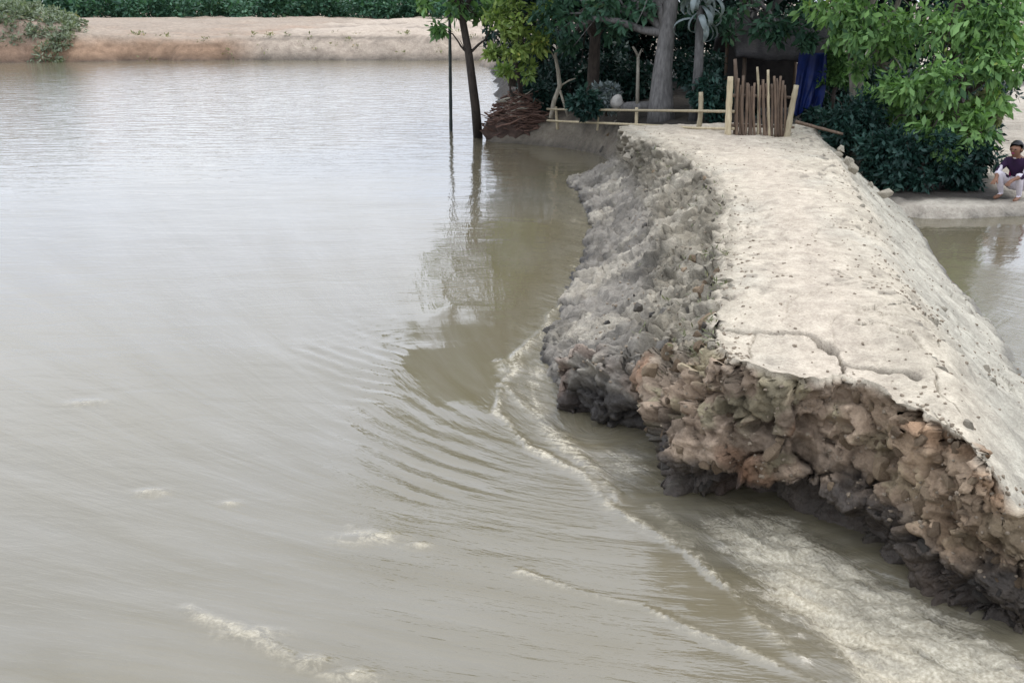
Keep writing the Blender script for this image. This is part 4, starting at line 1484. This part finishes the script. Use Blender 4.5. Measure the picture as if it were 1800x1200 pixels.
c = atd(1084, 180, 20.2)
boulder('boulder', tuple(c), (0.13, 0.12, 0.15), M_STONE, 5, label='pale rounded boulder on the ground behind the fence', cat='boulder')
mb = MB()
mb.tube(wob_line(atd(1092, 190, 20.2), atd(1165, 182, 19.9), 7, 0.02, 3), [0.10, 0.11, 0.105, 0.1, 0.1, 0.09, 0.08], 10)
obj('log', mb.mesh('log'), M_BARK_GREY, label='grey log lying at the foot of the stout grey trunk', cat='log')

# ------------------------------------------------------------------ hut and blue sheet
hc = atd(1375, 150, 20.5)
hut = empty('hut', (hc[0], hc[1], 0.85), 'small dark hut with sagging thatch roof behind the gate', 'hut')
xl, xr = atd(1290, 100, 20.5)[0], atd(1445, 100, 20.5)[0]
for (xx, yy) in ((xl + 0.15, 20.2), (xr - 0.15, 20.2), (xl + 0.15, 21.9), (xr - 0.15, 21.9)):
    mb = MB()
    mb.tube([(xx, yy, 0.75), (xx + 0.02, yy, 1.5), (xx, yy, 2.2)], [0.05, 0.045, 0.04], 8)
    part('post', mb.mesh('post'), M_BAMBOO_OLD, hut)
mb = MB()
mb.box(((xl + xr) / 2, 21.9, 1.5), (xr - xl - 0.3, 0.05, 1.3))
part('back_wall', mb.mesh('back_wall', False), M_WALL, hut)
mb = MB()
mb.box((xl + 0.2, 21.05, 1.5), (0.05, 1.6, 1.3))
part('side_wall', mb.mesh('side_wall', False), M_WALL, hut)
nx_, ny_ = 40, 30
RX, RY = np.meshgrid(np.linspace(xl - 0.1, xr + 0.1, nx_), np.linspace(0, 1, ny_), indexing='ij')
rz = 2.02 + 0.75 * (1 - np.abs(RY * 2 - 1)) - 0.08 * np.sin((RX - xl) / (xr - xl) * math.pi)
ry = 19.9 + RY * 2.3
PV = np.stack([RX.ravel(), ry.ravel(), rz.ravel()], 1)
PV[:, 2] += fbm(PV * np.array([12, 3, 3]), 3, 181) * 0.035
rf = np_mesh('roof', PV, grid_faces(nx_, ny_))
ro = part('roof', rf, M_THATCH, hut)
sm = ro.modifiers.new('thick', 'SOLIDIFY')
sm.thickness = 0.1

nx_, ny_ = 40, 34
ta, tb_ = atd(1404, 100, 19.75), atd(1452, 100, 19.75)
UX, UZ = np.meshgrid(np.linspace(0, 1, nx_), np.linspace(0, 1, ny_), indexing='ij')
tx = ta[0] + (tb_[0] - ta[0]) * UX + 0.05 * np.sin(UZ * 3) * UX
tz = 2.12 - UZ * (1.15 + 0.08 * np.sin(UX * 9))
ty = 19.75 + (0.15 * fbm(np.stack([UX.ravel() * 4.5 + UZ.ravel() * 0.8, UZ.ravel() * 0.9, UX.ravel() * 0], 1), 3, 191).reshape(UX.shape)) * (0.3 + UZ) + 0.08 * UZ
tp = np_mesh('blue_sheet', np.stack([tx.ravel(), ty.ravel(), tz.ravel()], 1), grid_faces(nx_, ny_))
o = obj('blue_sheet', tp, M_TARP, label='dark blue plastic sheet hanging beside the gate', cat='tarpaulin')
sm = o.modifiers.new('thick', 'SOLIDIFY')
sm.thickness = 0.006

# ------------------------------------------------------------------ crouching person at the right edge
def skin_mesh(name, verts, edges, radii, root_i=0, sub=2):
    m_ = bpy.data.meshes.new(name + '_skeleton')
    m_.from_pydata(verts, edges, [])
    tmp = bpy.data.objects.new(name + '_tmp', m_)
    COL.objects.link(tmp)
    sk_ = tmp.modifiers.new('skin', 'SKIN')
    sk_.use_smooth_shade = True
    sv = m_.skin_vertices[0].data if len(m_.skin_vertices) else None
    if sv is None:
        bm_ = bmesh.new()
        bm_.from_mesh(m_)
        bm_.verts.layers.skin.verify()
        bm_.to_mesh(m_)
        bm_.free()
        sv = m_.skin_vertices[0].data
    for i, r_ in enumerate(radii):
        sv[i].radius = (r_, r_)
        sv[i].use_root = (i == root_i)
    ss = tmp.modifiers.new('sub', 'SUBSURF')
    ss.levels = sub
    ss.render_levels = sub
    dg = bpy.context.evaluated_depsgraph_get()
    res = bpy.data.meshes.new_from_object(tmp.evaluated_get(dg))
    bpy.data.objects.remove(tmp)
    res.name = name
    return res


V_, E_, R_ = [], [], []


def sv_(p, r_, link=None):
    V_.append(tuple(p))
    R_.append(r_)
    if link is not None:
        E_.append((link, len(V_) - 1))
    return len(V_) - 1


# local frame: person faces -x (to the left of the picture), squatting
pel = sv_((0.10, 0, 0.22), 0.125)
sp1 = sv_((0.08, 0, 0.36), 0.115, pel)
sp2 = sv_((0.01, 0, 0.50), 0.13, sp1)
chest = sv_((-0.06, 0, 0.60), 0.115, sp2)
neck = sv_((-0.12, 0, 0.67), 0.05, chest)
hd1 = sv_((-0.16, 0, 0.72), 0.07, neck)
hd2 = sv_((-0.185, 0, 0.79), 0.088, hd1)
hd3 = sv_((-0.175, 0, 0.85), 0.07, hd2)
for s in (-1, 1):
    hip = sv_((0.07, 0.10 * s, 0.21), 0.09, pel)
    thm = sv_((-0.12, 0.15 * s, 0.33), 0.078, hip)
    kn = sv_((-0.30, 0.17 * s, 0.43), 0.06, thm)
    clf = sv_((-0.20, 0.15 * s, 0.26), 0.056, kn)
    an_ = sv_((-0.12, 0.14 * s, 0.07), 0.036, clf)
    ball = sv_((-0.24, 0.15 * s, 0.035), 0.034, an_)
    toe = sv_((-0.30, 0.155 * s, 0.03), 0.026, ball)
    sh = sv_((-0.05, 0.16 * s, 0.59), 0.06, chest)
    el = sv_((-0.20, 0.22 * s, 0.42), 0.043, sh)
    wr = sv_((-0.38, 0.13 * s, 0.36), 0.028, el)
    pm = sv_((-0.44, 0.11 * s, 0.33), 0.034, wr)
    for q in range(4):
        k0 = sv_((-0.49, (0.085 + 0.018 * q) * s, 0.305), 0.0095, pm)
        k1 = sv_((-0.515 - 0.006 * (q in (1, 2)), (0.085 + 0.019 * q) * s, 0.27), 0.0085, k0)
    t0 = sv_((-0.455, 0.07 * s, 0.305), 0.011, pm)
    t1 = sv_((-0.475, 0.058 * s, 0.28), 0.0095, t0)
body = skin_mesh('body', V_, E_, R_, pel)
M_SKIN = simple_mat('skin', (0.20, 0.105, 0.065), (0.16, 0.08, 0.05), 6, 0.6)
M_SHIRT = simple_mat('dark purple cloth', (0.030, 0.010, 0.040), (0.015, 0.006, 0.022), 8, 0.85)
M_PANTS = simple_mat('white cloth', (0.62, 0.57, 0.60), (0.45, 0.42, 0.46), 8, 0.85)
M_HAIR = simple_mat('black hair', (0.008, 0.007, 0.008), (0.015, 0.013, 0.014), 20, 0.45, 0.3, (1, 1, 8))
M_SHAWL = simple_mat('magenta cloth', (0.38, 0.03, 0.16), (0.24, 0.02, 0.11), 8, 0.85)
for m_ in (M_SKIN, M_SHIRT, M_PANTS):
    body.materials.append(m_)
for p in body.polygons:
    c_ = p.center
    if c_.z > 0.655 and c_.x < -0.06:
        p.material_index = 0
    elif c_.z > 0.34 and (c_.x > -0.17) and not (abs(c_.y) > 0.105 and c_.x < -0.03 and c_.z < 0.46 and abs(c_.y) < 0.19):
        p.material_index = 1
    elif c_.x < -0.31 and c_.z < 0.42 and c_.z > 0.22:
        p.material_index = 0
    elif c_.z < 0.075:
        p.material_index = 0
    elif abs(c_.y) > 0.2 and c_.z > 0.36:
        p.material_index = 1
    else:
        p.material_index = 2
pc = atd(1781, 347, 15.1)
pz = land_z(pc[0], pc[1])
per_ = empty('person', (pc[0], pc[1], pz), 'person crouching at the right edge in dark purple top and white trousers', 'person')
per_.rotation_euler = (0, 0, R(38))
ob = obj('body', body, None, per_)


def blob_part(name, c, s, mat, seed, amp=0.08, cut=None):
    bm = bmesh.new()
    bmesh.ops.create_icosphere(bm, subdivisions=3, radius=1)
    if cut:
        for v in [v for v in bm.verts if cut(v.co)]:
            bm.verts.remove(v)
    co2 = np.array([v.co[:] for v in bm.verts]) + seed
    dn2 = fbm(co2 * 2.0, 3, seed) * amp
    for v, d_ in zip(bm.verts, dn2):
        v.co = Vector((v.co.x * s[0] * (1 + d_), v.co.y * s[1] * (1 + d_), v.co.z * s[2] * (1 + d_)))
    m2 = bpy.data.meshes.new(name)
    bm.to_mesh(m2)
    bm.free()
    for p in m2.polygons:
        p.use_smooth = True
    o_ = obj(name, m2, mat, per_)
    o_.location = c
    return o_


blob_part('hair', (-0.158, 0, 0.815), (0.105, 0.10, 0.11), M_HAIR, 3, 0.10, lambda c_: c_.x < -0.35 and c_.z < 0.35)
blob_part('hair_bun', (-0.055, 0, 0.78), (0.05, 0.055, 0.05), M_HAIR, 4, 0.1)
for s in (-1, 1):
    blob_part('eye', (-0.262, 0.032 * s, 0.795), (0.010, 0.013, 0.008), M_HAIR, 6, 0.0)
    blob_part('ear', (-0.175, 0.088 * s, 0.785), (0.018, 0.010, 0.026), M_SKIN, 7, 0.0)
blob_part('nose', (-0.275, 0, 0.77), (0.018, 0.013, 0.02), M_SKIN, 8, 0.0)
blob_part('mouth', (-0.258, 0, 0.735), (0.008, 0.024, 0.006), M_SHAWL, 9, 0.0)
# magenta cloth draped over the far shoulder and back
nx_, ny_ = 24, 24
UX, UZ = np.meshgrid(np.linspace(-1, 1, nx_), np.linspace(0, 1, ny_), indexing='ij')
sxp = 0.03 + 0.19 * UZ ** 0.8 + 0.012 * np.sin(UX * 9)
szp = 0.66 - 0.50 * UZ + 0.02 * np.sin(UX * 5)
syp = UX * (0.15 + 0.06 * UZ)
sxp = sxp - 0.07 * (UX ** 2)
sh_me = np_mesh('shawl', np.stack([sxp.ravel() + 0.03, syp.ravel(), szp.ravel()], 1), grid_faces(nx_, ny_))
o = obj('shawl', sh_me, M_SHAWL, per_)
sm = o.modifiers.new('thick', 'SOLIDIFY')
sm.thickness = 0.008
